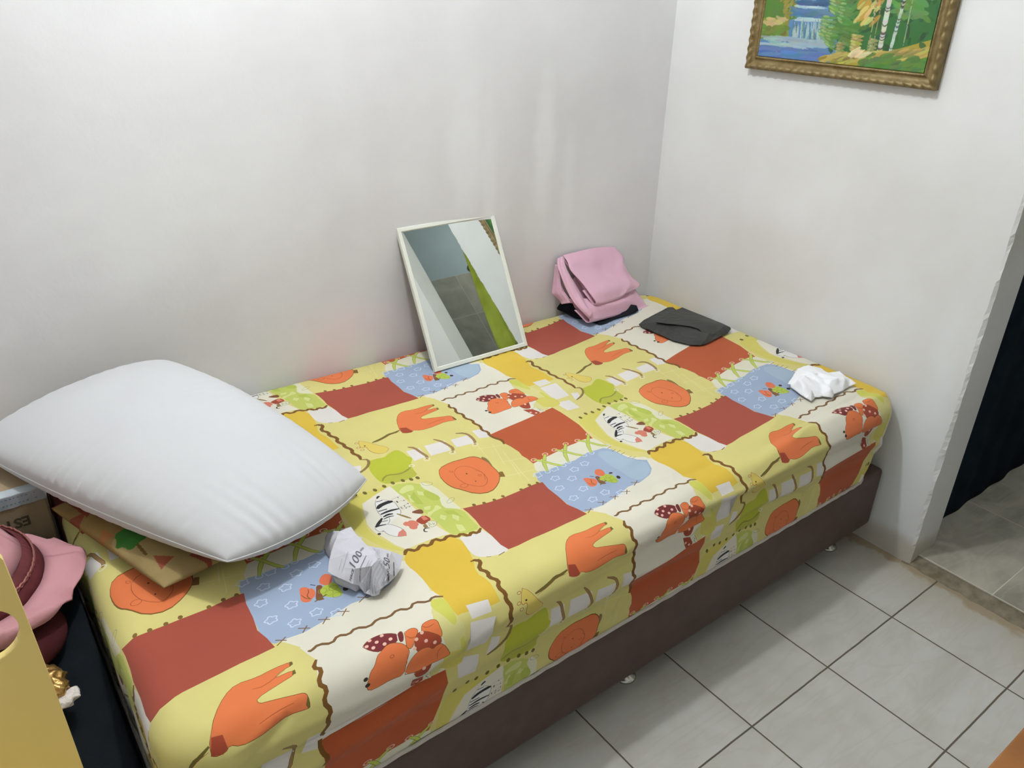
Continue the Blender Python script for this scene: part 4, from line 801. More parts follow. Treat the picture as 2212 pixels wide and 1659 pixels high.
# domed top
ctr=None
for sc,zt in ((.985,.488),(.95,.502)):
    R_=mat_ring(.462,.009); c=R_.mean(0); d=(1-sc)
    cur=[bm.verts.new((p[0]+np.sign(c[0]-p[0])*min(abs(c[0]-p[0]),d*1.0),p[1]+np.sign(c[1]-p[1])*min(abs(c[1]-p[1]),d*1.0),zt)) for p in R_]
    for i in range(len(cur)):
        j=(i+1)%len(cur); bm.faces.new((prev[i],prev[j],cur[j],cur[i]))
    prev=cur
bm.faces.new(prev)
bobj('body',bm,M_white,t,True)
R_=mat_ring(.2775,-.001); R_[:,0]=np.minimum(R_[:,0],-.0085)
bm=bmesh.new(); tube(bm,[(p[0],p[1],.2755+.0015*math.sin(i*2.9)) for i,p in enumerate(R_)],lambda u:.0046,8,True)
pp=bobj('piping',bm,mat('cord_white',(196,190,182),.8,bump=.8,bscale=500),t,True)
settle(t,(-1,-.5,.2735))
# divan base on small metal glides
t=thing('divan_base','low dark brown leatherette bed base on small metal feet','bed base')
M_lea=mat('dark_brown_leatherette',(84,66,60),.5,var=7,vscale=25,bump=.25,bscale=420,spec=.35)
bm=bmesh.new(); box(bm,(-1.985,-1.010,.072),(-.014,-.012,.271),.014,3); bobj('body',bm,M_lea,t,True)
M_chr=mat('chrome',(190,188,180),.25,1)
for x in (-1.86,-.98,-.125):
    for y in (-.955,-.09):
        bm=bmesh.new(); lathe(bm,[(.026,0),(.027,.004),(.024,.008),(.012,.012),(.010,.02),(.010,.0735)],(x,y,.0),24); bobj('foot',bm,M_chr,t,True)
settle(t,(-1,-.5,0))

# ------------------------------------------------------------------ pillows
def pillow_pts(c,T1,T2,nu=90,nv=70,pinch=1.0,puck=.0,seed=0,sag=0,pw=.42,rnd=0):
    """c: FL,FR,BR,BL corners.  returns closed mesh verts/faces. u: FL->FR, v: F->B"""
    c=[np.array(p,float) for p in c]; top=np.zeros((nu,nv,3)); bot=np.zeros((nu,nv,3))
    for i in range(nu):
        for j in range(nv):
            u=i/(nu-1);v=j/(nv-1)
            # edges bow inwards between the corners
            uu=u+(.5-u)*.10*math.sin(math.pi*v)*abs(2*u-1)*pinch; vv=v+(.5-v)*.07*math.sin(math.pi*u)*abs(2*v-1)*pinch
            aa,bb=2*uu-1,2*vv-1; uu=.5+.5*aa*math.sqrt(1-rnd*bb*bb/2); vv=.5+.5*bb*math.sqrt(1-rnd*aa*aa/2)
            p=(1-vv)*((1-uu)*c[0]+uu*c[1])+vv*((1-uu)*c[3]+uu*c[2])
            nrm=np.cross(c[1]-c[0],c[3]-c[0]); nrm/=np.linalg.norm(nrm)
            h=(max(0,math.sin(math.pi*u))**pw)*(max(0,math.sin(math.pi*v))**pw)
            k=seed; w=0
            if puck:
                eu,ev=min(u,1-u),min(v,1-v); Lu=np.linalg.norm(c[1]-c[0]); Lv=np.linalg.norm(c[3]-c[0]); sm=lambda q: max(0,min(1,(q-.05)*7))
                A_=v*Lv*150; B_=u*Lu*150; far=.35 if (v>.75 or u>.85) else 1
                w=far*puck*((math.sin(A_+3*math.sin(v*17+k))+.5*math.sin(A_*1.73+k))*math.exp(-eu/.09)*sm(ev)*min(1,eu/.012)*(.6+.4*math.sin(v*11+k))
                   +.45*(math.sin(B_+3*math.sin(u*15+k))+.5*math.sin(B_*1.6+k))*math.exp(-ev/.07)*sm(eu)*min(1,ev/.012))
                w+=puck*1.3*noise.noise(Vector((p[0]*9+k,p[1]*9,p[2]*9)))*min(1,h*1.2)
            top[i,j]=p+nrm*(h*T1+w*(1 if h>0 else 0)); bot[i,j]=p-nrm*(h*T2+w*.35)
    V=list(top.reshape(-1,3)); idx=lambda i,j:i*nv+j; F=[]
    for i in range(nu-1):
        for j in range(nv-1): F.append((idx(i,j),idx(i+1,j),idx(i+1,j+1),idx(i,j+1)))
    bi={}
    for i in range(nu):
        for j in range(nv):
            if i in(0,nu-1) or j in (0,nv-1): bi[i,j]=idx(i,j)
            else: bi[i,j]=len(V); V.append(bot[i,j])
    for i in range(nu-1):
        for j in range(nv-1): F.append((bi[i,j],bi[i,j+1],bi[i+1,j+1],bi[i+1,j]))
    edge=[top[0,j] for j in range(nv)]
    return V,F,top,edge
M_pil=mat('white_microfibre',(186,187,189),.75,sheen=.2,bump=.12,bscale=35)
t=thing('white_pillow','plump white pillow lying on a printed one, against the back wall','pillow')
V,F,top,edge=pillow_pts([(-1.800,-.780,.606),(-1.443,-.662,.590),(-1.690,-.045,.722),(-2.155,-.04,.618)],.088,.066,220,170,puck=.0042,seed=2,pw=.38,rnd=.42,pinch=.35)
obj('cushion',V,F,M_pil,t,True)
ring=[top[i,0] for i in range(0,220,2)]+[top[219,j] for j in range(0,170,2)]+[top[i,169] for i in range(219,-1,-2)]+[top[0,j] for j in range(169,0,-2)]
bm=bmesh.new(); tube(bm,[Vector(p)+Vector((0,0,.0004)) for p in ring],.0014,6,True); bobj('seam',bm,mat('seam_white',(190,191,192),.8),t,True)
settle(t,(-1.75,-.35,.56))
# flat printed pillow below
V,F,top,edge=pillow_pts([(-1.905,-.672,.5440),(-1.452,-.575,.5330),(-1.60,-.24,.5375),(-2.026,-.272,.5410)],.034,.020,260,220,puck=.0012,seed=5,pw=.36,rnd=.2,pinch=.5)
o=obj('printed_pillow',V,F,None,None,True,mats=[attr_mat('leaf_print',.9,.15,14,.2,300)])
V=np.array(V)
def leafcol(p):
    x,y=(p[0]+2.02)/.57,(p[1]+.66)/.6
    c=np.array((160,138,92.)); nse=vnoise(p,7,1); c=c*.88
    if nse>.08: c=np.array((160,142,104.))
    if nse<-.22: c=np.array((132,108,64.))
    def tri(ax,ay,bx,by,cx,cy):
        d=lambda x1,y1,x2,y2:(x-x2)*(y1-y2)-(x1-x2)*(y-y2)
        a,b,e=d(ax,ay,bx,by),d(bx,by,cx,cy),d(cx,cy,ax,ay); return (a>=0)==(b>=0)==(e>=0)
    for ax,ay,s,col in TRI:
        r=random.Random(int(ax*1000+ay*77)); a0=r.uniform(0,6.28)
        q=[(ax+s*math.cos(a0+k*2.1)*(1.3 if k==0 else .8),ay+s*math.sin(a0+k*2.1)) for k in range(3)]
        if tri(*q[0],*q[1],*q[2]): c=np.array(col,float)
    for lx,ly,s in LEAF:
        u,v=(x-lx)/s,(y-ly)/s
        if u*u*1.3+v*v<1+.18*math.sin(6*math.atan2(v,u)): c=np.array((52,104,42.))
        if abs(u+.15*v)<.09 and -2.1<v<-.9: c=np.array((92,72,34.))
    return np.array(lin(*c)[:3])
TRI=[(.06,.66,.07,(118,58,44)),(.07,.48,.05,(124,66,46)),(.13,.33,.035,(150,100,58)),(.13,.55,.09,(124,60,42)),(.17,.42,.06,(150,84,48)),(.25,.10,.04,(132,70,50)),(.36,.06,.05,(126,64,50)),(.29,.25,.03,(140,104,60)),(.45,.05,.05,(132,76,52)),(.10,.9,.08,(128,64,44)),(.58,.10,.07,(136,70,44)),(.05,.8,.05,(160,110,60)),(.95,.2,.06,(110,92,50)),(.8,.12,.07,(120,64,40))]
LEAF=[(.195,.27,.055),(.86,.17,.05),(.5,.5,.08),(.7,.14,.045)]
cc=np.array([leafcol(p) for p in V]); ca=o.data.color_attributes.new('Col','FLOAT_COLOR','POINT'); ca.data.foreach_set('color',np.concatenate([cc,np.ones((len(cc),1))],1).ravel().astype(np.float32))
tag(o,'flat tan pillow printed with green leaves under the white pillow','pillow')

# ------------------------------------------------------------------ mirror leaning on the back wall
TL,TR,BR,BL=[np.array(p) for p in PROPS['mirror']]; nm=np.array(PROPS['mn'])
# square it up
c0=(TL+TR+BR+BL)/4; ux=(TR-TL+BR-BL); ux-=nm*ux.dot(nm); ux/=np.linalg.norm(ux); uy=np.cross(nm,ux); 
if uy[2]<0: uy=-uy
Wm,Hm=.3315,.417; LO=lambda a,b,d: tuple(c0+ux*a+uy*b+nm*d)
t=thing('mirror','small rectangular mirror in a thin white frame leaning on the back wall','mirror')
M_fr=mat('white_plastic',(216,218,208),.45,var=6,vscale=20)
fw=.0125; hw,hh=Wm/2,Hm/2
prof=[(0,-.013),(0,-.0015),(.0015,0),(fw-.002,0),(fw,-.003),(fw,-.013)]  # inward distance, depth
bm=bmesh.new(); rings=[]
for (d,dp) in prof: rings.append([bm.verts.new(LO(sx*(hw-d),sy*(hh-d),dp)) for sx,sy in ((-1,-1),(1,-1),(1,1),(-1,1))])
rings.append(rings[0])
for A,B in zip(rings,rings[1:]):
    for k in range(4): bm.faces.new((A[k],A[(k+1)%4],B[(k+1)%4],B[k]))
bobj('frame',bm,M_fr,t)
M_mir=mat('silvered_glass',(226,232,228),.012,1)
bm=bmesh.new(); g=[bm.verts.new(LO(sx*(hw-fw+.001),sy*(hh-fw+.001),-.0042)) for sx,sy in ((-1,-1),(1,-1),(1,1),(-1,1))]; bm.faces.new(g)
h=[bm.verts.new(LO(sx*(hw-fw+.001),sy*(hh-fw+.001),-.0070)) for sx,sy in ((-1,-1),(1,-1),(1,1),(-1,1))]; bm.faces.new(h[::-1])
for k in range(4): bm.faces.new((g[k],h[k],h[(k+1)%4],g[(k+1)%4]))
bobj('mirror_glass',bm,M_mir,t)
bm=bmesh.new(); g=[bm.verts.new(LO(sx*(hw-.002),sy*(hh-.002),-.0125)) for sx,sy in ((-1,-1),(1,-1),(1,1),(-1,1))]; h=[bm.verts.new(LO(sx*(hw-.002),sy*(hh-.002),-.0142)) for sx,sy in ((-1,-1),(1,-1),(1,1),(-1,1))]
bm.faces.new(g); bm.faces.new(h[::-1])
for k in range(4): bm.faces.new((g[k],h[k],h[(k+1)%4],g[(k+1)%4]))
bobj('back_board',bm,mat('hardboard',(120,96,68),.8),t)
settle(t,(float((BL[0]+BR[0])/2),float(BL[1]),.516))

# ------------------------------------------------------------------ folded clothes in the corner
M_pink=mat('pink_cotton',(208,166,184),.85,bump=.15,bscale=260,sheen=.15)
M_blk=mat('black_cotton',(32,34,40),.95,bump=.3,bscale=120,spec=.1)
o=crumple('black_garment',PROPS['under'],[(-.33,-.05,.556),(-.25,-.08,.556),(-.38,-.06,.556),(-.2,-.09,.55)],M_blk,None,.0025,40,2,0,True,.5165,.015); tag(o,'black folded garment under the pink cloth in the corner','clothing')
t=thing('pink_cloth','folded pink cotton cloth piled in the corner on a black garment','cloth')
def fab(name,key,nu,nv,th,amp=.0022,sc=16,flip=False):
    P=interp_grid(PROPS[key],nu,nv)
    for i in range(P.shape[0]):
        for j in range(P.shape[1]):
            p=P[i,j]; P[i,j]=p+np.array((0,-.6,.8))*(vnoise(p,sc,2)*amp*1.5+vnoise(p,sc*2.6,7)*amp*.5)
    P[...,2]=np.maximum(P[...,2],.5175)
    return P
def rolled(P,r,side,n=6):
    """fold the border row of a cloth net under itself (side: row at the end of u)"""
    last=P[-1];prev=P[-2]; out=[]
    for k in range(1,n+1):
        a=math.pi*k/n; row=[]
        for j in range(P.shape[1]):
            d=last[j]-prev[j]; d/=max(np.linalg.norm(d),1e-9); tn=P[-1,min(j+1,P.shape[1]-1)]-P[-1,max(j-1,0)]; nn=np.cross(d,tn); nn/=max(np.linalg.norm(nn),1e-9)
            if nn[2]<0: nn=-nn
            row.append(last[j]+d*r*math.sin(a)-nn*r*(1-math.cos(a)))
        out.append(row)
    for k in range(1,8):
        row=[]
        for j in range(P.shape[1]): 
            d=P[max(-1-k*2,-P.shape[0]),j]-last[j]; row.append(np.array(out[n-1][j])+d)
        out.append(row)
    return np.concatenate([P,np.array(out)],0)
P=fab('u','P1',46,36,.0)
for i in range(46):
    for j in range(36):
        u,v=i/45,j/35; P[i,j]+=np.array((0,-.35,.9))*(-.010*math.exp(-((v-.62)/.16)**2-((u-.42)/.22)**2)+.006*math.exp(-((v-.9+.25*(u-.5))/.07)**2)*min(1,u*2)-.007*math.exp(-((v-.97)/.06)**2-((u-.62)/.1)**2))
A=grid_obj('upper_fold',rolled(P,.010,1),M_pink,t,.0025)
P=fab('l','P2',26,44,.0)
B=grid_obj('lower_fold',rolled(P,.010,1),M_pink,t,.0025)
for k,(key,th) in enumerate((('S1',.003),('S2',.003),('S3',.003))):
    R2=PROPS[key]; R2=[R2[0],[[ (a[0]*.5+b[0]*.5)-.004,(a[1]*.5+b[1]*.5)-.010,(a[2]*.5+b[2]*.5)+.006] for a,b in zip(np.array(interp_grid([R2[0]],1,6) if False else [R2[0][int(round(q*(len(R2[0])-1)/5))] for q in range(6)]),[R2[1][int(round(q*(len(R2[1])-1)/5))] for q in range(6)])],R2[1]]
    def rs(r,n=8):
        r=np.array(r); tt=np.linspace(0,len(r)-1,n); return [ (r[int(min(q,len(r)-2))]*(1-(q-int(min(q,len(r)-2))))+r[int(min(q,len(r)-2))+1]*(q-int(min(q,len(r)-2)))).tolist() for q in tt]
    P=interp_grid([rs(R2[0]),rs(R2[1]),rs(R2[2])],14,40)
    for i in range(14):
        for j in range(40): p=P[i,j]; P[i,j]=p+np.array((-.4,-.7,.4))*vnoise(p,22,k)*.004+np.array((-.3,-.6,.3))*.0025*math.sin(i*1.3+j*.12)
    P[...,2]=np.maximum(P[...,2],.5175)
    grid_obj('inner_fold',P,M_pink,t,th)
# body of the bundle behind the folds
bm=bmesh.new(); bmesh.ops.create_icosphere(bm,subdivisions=4,radius=1)
for v in bm.verts:
    q=v.co.copy(); s=[math.copysign(abs(c)**.55,c) for c in q]
    z=s[2]; y=-.045+s[1]*.036-.010*z*0; x=-.290+s[0]*.115+.010*z
    v.co=Vector((x,y-.012*(1-z)*.5,.600+z*.056-.9*max(0,-.03-y))); v.co.z=max(v.co.z,.545); v.co+=Vector((1,1,1))*vnoise(v.co,25)*.003; v.co.y=min(v.co.y,wy(v.co.x)-.004)
bobj('bundle',bm,M_pink,t,True); settle(t,(-.28,-.08,.545))

# ------------------------------------------------------------------ black plastic bag, tissue, newspaper
M_bag=mat('black_plastic',(46,47,44),.42,bump=.25,bscale=70,spec=.45)
t=thing('plastic_bag','flat folded black plastic bag on the bed by the right wall','bag')
a=crumple('folded_bag',PROPS['bag'],PROPS['bag_in'],M_bag,t,.0012,60,2,0,False,.5172,.009,ridge=.5)
P=interp_grid([[p for p in q] for q in ([[-.262,-.292,.540],[-.16,-.262,.541],[-.095,-.256,.541]],[[-.19,-.40,.541],[-.13,-.40,.543],[-.078,-.425,.534]],[[-.215,-.452,.530],[-.15,-.452,.531],[-.072,-.447,.525]])],20,16)
for i in range(20):
    for j in range(16): P[i,j,2]+=.0008*vnoise(P[i,j],60)+.0004
grid_obj('turned_flap',P,M_bag,t,.0012,False); settle(t,(-.18,-.34,.517))
M_tis=mat('tissue_white',(232,233,236),.9,bump=.1,bscale=160)
o=crumple('crumpled_tissue',PROPS['tissue'],PROPS['tissue_in'],M_tis,None,.0022,55,2,.0006,True,None,.007,ridge=.3)
tag(o,'crumpled white tissue near the foot corner of the bed','tissue')
# newspaper
M_news=mat('newsprint',(190,189,196),.85,var=6,vscale=30); M_ink=mat('print_ink',(92,93,102),.8); M_ink2=mat('print_ink_light',(172,173,180),.8)
t=thing('newspaper_wad','crumpled sheet of newspaper reading HACE 100 AÑOS on the bed','newspaper')
pw_=crumple('paper',PROPS['paper'],PROPS['paper_in'],M_news,t,.0011,75,2,0,False,None,.006,mats=[M_news,M_ink,M_ink2],ridge=.3)
lp=crumple('paper_tail',PROPS['lump'],PROPS['lump_in'],M_news,t,.0016,60,2,.0006,True,.5172,.006)
# second ply crushed below
def shrink(P,s,z): 
    c=np.mean(np.array(P),0); return [[c[0]+(p[0]-c[0])*s,c[1]+(p[1]-c[1])*s,max(.5185,.5185+(p[2]-.5185)*z)] for p in P]
crumple('lower_ply',shrink(PROPS['paper'],.86,.45),shrink(PROPS['paper_in'],.86,.7),M_news,t,.003,60,2,0,False,.5172,.008,ridge=.4)
bm=bmesh.new(); bm.from_mesh(pw_.data); bvh=BVHTree.FromBMesh(bm)
def drape(V2d,F,fr,mi,lift=.0007):
    o=np.array(fr[:3]);ax=np.array(fr[3:6]);ay=np.array(fr[6:9]); idx=[];
    for a,b in V2d:
        q=o+ax*a+ay*b; h=bvh.ray_cast(Vector((q[0],q[1],.7)),Vector((0,0,-1)))
        z=(h[0].z if h[0] is not None else .55)+lift; idx.append(bm.verts.new((q[0],q[1],z)))
    for f in F:
        try: ff=bm.faces.new([idx[i] for i in f]); ff.material_index=mi
        except ValueError: pass
def put_text(s,fr,x0,x1,y0,y1,mi=1,bold=0):
    V,F=text_shape(s,bold); a=V[:,:2].min(0);b=V[:,:2].max(0); V=(V[:,:2]-a)/(b-a); V=V*[x1-x0,y1-y0]+[x0,y0]; drape(V,F,fr,mi,.0012)
put_text('HACE',PROPS['t100'],.0,.22,.10,.40,1,.02); put_text('100',PROPS['t100'],.27,.76,.05,1.05,1,-.004); put_text('AÑOS',PROPS['t100'],.80,1.0,.5,.85,1,.02)
put_text('HACE',PROPS['t50'],.0,.22,.05,.42,1,.02); put_text('50',PROPS['t50'],.27,.68,-.05,1.0,1,-.004); put_text('AÑOS',PROPS['t50'],.74,1.0,.2,.6,1,.02)
def strip(fr,w,mi,broken=True):
    n=28; x=0
    while x<1:
        L=random.uniform(.03,.10) if broken else .5; x2=min(1,x+L)
        k=4; V=[(x+(x2-x)*i/k,s*w) for i in range(k+1) for s in (0,1)]; F=[(2*i,2*i+2,2*i+3,2*i+1) for i in range(k)]
        drape(V,F,fr,mi,.0009); x=x2+(.015 if broken else 0)
for f in PROPS['lines1']: strip(f,1.1,2)
for k,f in enumerate(PROPS['ln']): strip(f,.9 if k<2 else 1.0,1 if k<2 else 2)
bm.to_mesh(pw_.data); bm.free(); settle(t,(-1.58,-.81,.517))

# ------------------------------------------------------------------ painting on the right wall
t=thing('framed_painting','gilt framed waterfall landscape painting on the right wall','painting')
y0,y1,zb,zt=-.314,-.8815,1.297,1.738
prof=[(0,.0),(0,.020),(.003,.026),(.008,.029),(.013,.027),(.016,.020),(.024,.016),(.029,.018),(.031,.021),(.0335,.021),(.036,.018),(.038,.014),(.038,.0)]  # inward, out from the wall
M_gilt=mat('gilt_wood',(132,114,74),.5,.25,var=24,vscale=40,bump=.3,bscale=160,spec=.5); M_gilt2=mat('gilt_bright',(178,150,88),.35,.5)
bm=bmesh.new(); cs=[(y0,zb),(y1,zb),(y1,zt),(y0,zt)]; ins=[(-1,1),(1,1),(1,-1),(-1,-1)]
for s in range(4):
    a=cs[s];b=cs[(s+1)%4];ia=ins[s];ib=ins[(s+1)%4]; Ls=math.hypot(b[0]-a[0],b[1]-a[1]); n=int(Ls/.0035); rings=[]
    for k in range(n+1):
        f=k/n; ring=[]
        for q,(d,o_) in enumerate(prof):
            ya=a[0]+ia[0]*d;za=a[1]+ia[1]*d;yb_=b[0]+ib[0]*d;zb_=b[1]+ib[1]*d
            oo=o_
            if q in (2,3,4): oo+=.0022*math.sin(k*.9+q*1.1)
            if q in (8,9): oo+=.0010*math.sin(k*2.1)
            ring.append(bm.verts.new((-oo,ya+(yb_-ya)*f,za+(zb_-za)*f)))
        rings.append(ring)
    for A,B in zip(rings,rings[1:]):
        for q in range(len(prof)-1):
            ff=bm.faces.new((A[q],A[q+1],B[q+1],B[q])); ff.material_index=1 if q in (3,8) and False else 0
bobj('frame',bm,M_gilt,t,True)
# canvas: painted dab by dab
NY,NZ=330,250; ya,yb2=y0-.037,y1+.037; za,zc=zb+.037,zt-.037
U,Vv=np.meshgrid(np.linspace(0,1,NY),np.linspace(0,(zc-za)/.150,NZ),indexing='ij')
img=np.zeros((NY,NZ,3)); hgt=np.zeros((NY,NZ))
def fill(mask,c,j=8):
    img[mask]=np.array(c)+rng.normal(0,1,(1,3))*j*.2
img[:]=(52,100,52)
def region(poly,c):
    P=np.array(poly); img[inside(P,U.ravel(),Vv.ravel()).reshape(U.shape)]=c
region([(0,0),(.44,0),(.52,.25),(.46,.5),(.45,1.2),(.20,1.2),(.18,.65),(0,.3)],(84,122,160))
region([(0,.3),(.19,.34),(.17,.62),(.12,.7),(0,.72)],(118,134,52)); region([(0,.66),(.22,.66),(.21,3),(0,3)],(78,116,48))
region([(.20,1.0),(.46,1.0),(.5,3),(.2,3)],(96,138,182)); region([(.30,1.5),(.62,1.6),(.62,3),(.30,3)],(170,190,205))
region([(.36,0),(.46,.06),(.62,.12),(.8,.28),(1,.5),(1,0)],(150,136,52)); region([(.62,0),(.78,.10),(1,.30),(1,0)],(74,118,52))
def dab(u,v,lu,lv,ang,c,jit=10,alpha=.85,h=.4):
    c=np.clip(np.array(c,float)*.90+rng.normal(0,jit,3)*.8,0,255); c=c*.82+c.mean()*.18; du=U-u;dv=(Vv-v)*.30
    ca_,sa=math.cos(ang),math.sin(ang); a=(du*ca_+dv*sa)/lu;b=(-du*sa+dv*ca_)/lv; r=a*a+b*b; m=r<1
    img[m]=img[m]*(1-alpha)+c*alpha; hgt[m]+=h*(1-r[m])*(.6+.4*np.sin(b[m]*9))
def dabs(n,ur,vr,c,lu,lv,ang,aj=.3,**k):
    for _ in range(n): dab(rng.uniform(*ur),rng.uniform(*vr),lu*rng.uniform(.6,1.3),lv*rng.uniform(.6,1.3),ang+rng.normal()*aj,c,**k)
dabs(160,(.42,1),(.2,3),(48,96,50),.03,.012,1.2,.8); dabs(120,(.42,.64),(.35,1.1),(84,138,62),.03,.010,.2,.4); dabs(60,(.0,.2),(.7,2.8),(96,130,56),.02,.010,1.0,.6)
dabs(50,(.10,.21),(.6,1.2),(156,140,60),.022,.008,1.1,.4); dabs(26,(.0,.15),(.52,.68),(196,176,104),.028,.009,0,.2); dabs(30,(0,.16),(.34,.52),(112,140,48),.03,.012,.1,.2)
dabs(60,(.2,.46),(.98,1.5),(106,140,178),.03,.012,.2,.6); dabs(26,(.22,.44),(.9,1.0),(60,96,140),.04,.008,0,.1); dabs(26,(.2,.44),(.70,.85),(78,122,158),.05,.010,0,.1)
dabs(16,(.22,.38),(.865,.885),(160,196,212),.04,.005,-.05,.03,alpha=.9); dabs(20,(.22,.42),(.66,.70),(168,200,206),.04,.005,.0,.03)
for _ in range(90):
    u=rng.uniform(.20,.40); dab(u,rng.uniform(.36,.62),.004,.030,.15,(168,196,190) if rng.random()<.65 else (78,124,140),alpha=.7)
dabs(40,(.03,.44),(.22,.36),(150,180,190),.05,.008,.02,.05); dabs(60,(.0,.42),(0,.20),(86,122,186),.06,.010,.02,.05); dabs(14,(.0,.30),(.20,.235),(158,190,196),.05,.004,.02,.03)
def fan(u,v,r,c,n=7,dirn=-1,hl=(206,214,150)):
    for q in range(n):
        f=q/(n-1); dab(u+dirn*r*.4,v+(f-.5)*r*7,r,.008,.2*dirn+(f-.5)*.5,c); dab(u+dirn*r*(.75+.2*(q%2)),v+(f-.5)*r*7+.02,r*.42,.0045,.25*dirn+(f-.5)*.4,tuple(.5*a+.5*b for a,b in zip(hl,c)),alpha=.75,h=.8)
fan(.47,.98,.05,(112,166,70)); fan(.44,.55,.05,(110,158,72)); fan(.47,.42,.04,(96,148,66)); fan(.52,.8,.04,(92,150,64)); fan(.58,.5,.05,(84,136,58),hl=(120,164,80))
fan(.53,.23,.028,(150,154,70),5); fan(.62,.34,.036,(186,166,74),6,hl=(230,220,160)); fan(.71,.32,.028,(152,160,92),5)
for _ in range(50): dab(rng.uniform(.58,.70),rng.uniform(.7,1.3),.030,.011,.9+rng.normal()*.2,(186,152,52) if rng.random()<.7 else (210,196,110))
for _ in range(40): dab(rng.uniform(.78,.95),rng.uniform(.8,1.3),.034,.011,-.3+rng.normal()*.3,(96,150,72))
for u_,w_,v0,c in ((.745,.013,.20,(206,208,188)),(.80,.008,.28,(178,206,182)),(.68,.0025,.3,(168,176,110)),(.705,.002,.25,(150,158,90)),(.865,.002,.42,(150,180,120))):
    for k in range(90):
        v=v0+k*.022; dab(u_+(.02*(v-.2) if u_==.80 else -.006*(v-.2)),v,w_,.012,0,c if rng.random()<.8 else (92,92,80),jit=14,alpha=.9,h=.8)
for _ in range(160):
    u=rng.uniform(.42,1.0); b0=(u-.42)*.75; dab(u,b0*.55+rng.uniform(-.05,.10)+.03,.030,.007,.35,(196,172,76) if rng.random()<.6 else (150,140,60),h=.7)
for _ in range(70): dab(rng.uniform(.66,1.),rng.uniform(0,.22),.030,.009,.3,(88,138,58)); 
dabs(16,(.60,.68),(.17,.24),(226,208,150),.03,.008,.5,.1,h=1)
img=np.clip(img,0,255)/255.; img=np.where(img<=.04045,img/12.92,((img+.055)/1.055)**2.4)
P=np.zeros((NY,NZ,3)); P[...,0]=-.0155-np.minimum(hgt,3)*.0004; P[...,1]=(ya+(yb2-ya)*np.linspace(0,1,NY))[:,None]; P[...,2]=(za+(zc-za)*np.linspace(0,1,NZ))[None,:]
cv=grid_obj('canvas',P,None,t,.004,True,cols=img,mats=[attr_mat('oil_paint',.55,.04,40,0,100,spec=.3)],offset=1); settle(t,(0,-.6,zb))

# ------------------------------------------------------------------ things at the head of the bed
M_card=mat('cardboard',(156,138,112),.9,var=8,vscale=10,bump=.2,bscale=120)
t=thing('cardboard_box','taped brown cardboard box printed EST beside the head of the bed','box')
bm=bmesh.new(); box(bm,(-2.46,-.25,.0),(-2.0135,.055,.578),.003,1)
V,F=text_shape('EST',.03); a=V[:,:2].min(0);b=V[:,:2].max(0); V=(V[:,:2]-a)/(b-a)
vs=[bm.verts.new((-2.0515-(v[0])*.047,-.2506,.5235-(v[1])*.0235)) for v in V]
for f in F: ff=bm.faces.new([vs[i] for i in f]); ff.material_index=1
bobj('carton',bm,None,t,mats=[M_card,mat('stamp_ink',(84,76,60),.9)])
M_tape=mat('clear_tape',(176,186,192),.25,spec=.6,var=14,vscale=30); M_tb=mat('tape_blue',(96,128,160),.4)
bm=bmesh.new(); nT=40
for i in range(nT):
    x0_=-2.46+.446*i/nT;x1_=-2.46+.446*(i+1)/nT
    pr=[(-.2515,.5505),(-.2516,.578),(-.2508,.5795),(-.2250,.5795)]
    A=[bm.verts.new((x0_,p[0]-.0005*math.sin(i*1.7),p[1]+.0006*math.sin(i*2.3))) for p in pr];B=[bm.verts.new((x1_,p[0]-.0005*math.sin((i+1)*1.7),p[1]+.0006*math.sin((i+1)*2.3))) for p in pr]
    for q in range(3): 
        ff=bm.faces.new((A[q],B[q],B[q+1],A[q+1])); ff.material_index=1 if q==1 and False else 0
for i in range(60):
    x=-2.45+.0072*i; 
    if rng.random()<.75:
        for (za_,zb_) in ((.5585,.5605),(.5715,.5735)):
            w=.0045*rng.uniform(.5,1); vs=[bm.verts.new(p) for p in ((x,-.2524,za_),(x+w,-.2524,za_),(x+w,-.2524,zb_),(x,-.2524,zb_))]; ff=bm.faces.new(vs); ff.material_index=1
bobj('tape',bm,None,t,mats=[M_tape,M_tb]); settle(t,(-2.23,-.1,0))
# heap of dark clothes between box and chair
M_nv=mat('navy_jersey',(24,29,34),.95,bump=.4,bscale=90,spec=.08)
nu,nv=70,70; P=np.zeros((nu,nv,3))
for i in range(nu):
    for j in range(nv):
        u=i/(nu-1);v=j/(nv-1); x=-2.62+u*.611; y=-.862+v*.600
        h=.475*min(1,.62+.55*v)-.02*max(0,.3-v); e=min(1,(1-u)/.05+.75)*min(1,u/.12)*min(1,v/.02+.0)*min(1,(1-v)/.03)
        z=(h+.014*vnoise((x,y,0),9)+.006*vnoise((x,y,0),26))*e
        P[i,j]=(x,y,max(z,.002))
o=grid_obj('dark_clothes',P,M_nv,None,0); tag(o,'heap of dark navy clothes between the bed head and yellow chair','clothes')
def lumpy(name,c,r,m,seed,amp=.25,sc=18,sub=5,parent=None,ridge=.6,zmin=None):
    bm=bmesh.new(); bmesh.ops.create_icosphere(bm,subdivisions=sub,radius=1)
    for v in bm.verts:
        q=Vector((v.co.x*r[0],v.co.y*r[1],v.co.z*r[2])); k=(1-2*abs(vnoise(q,sc,seed)))*ridge+vnoise(q,sc*1.7,seed+4)*(1-ridge)
        q*=1+amp*k; q+=Vector(c)
        if zmin is not None: q.z=max(q.z,zmin)
        v.co=q
    return bobj(name,bm,m,parent,True)
o=lumpy('maroon_garment',(-2.115,-.545,.462),(.062,.075,.040),mat('maroon_cloth',(74,34,38),.9,bump=.3,bscale=150,spec=.1),3,.12,14,zmin=.44); tag(o,'dark maroon garment lying under the pink hat brim','clothing')
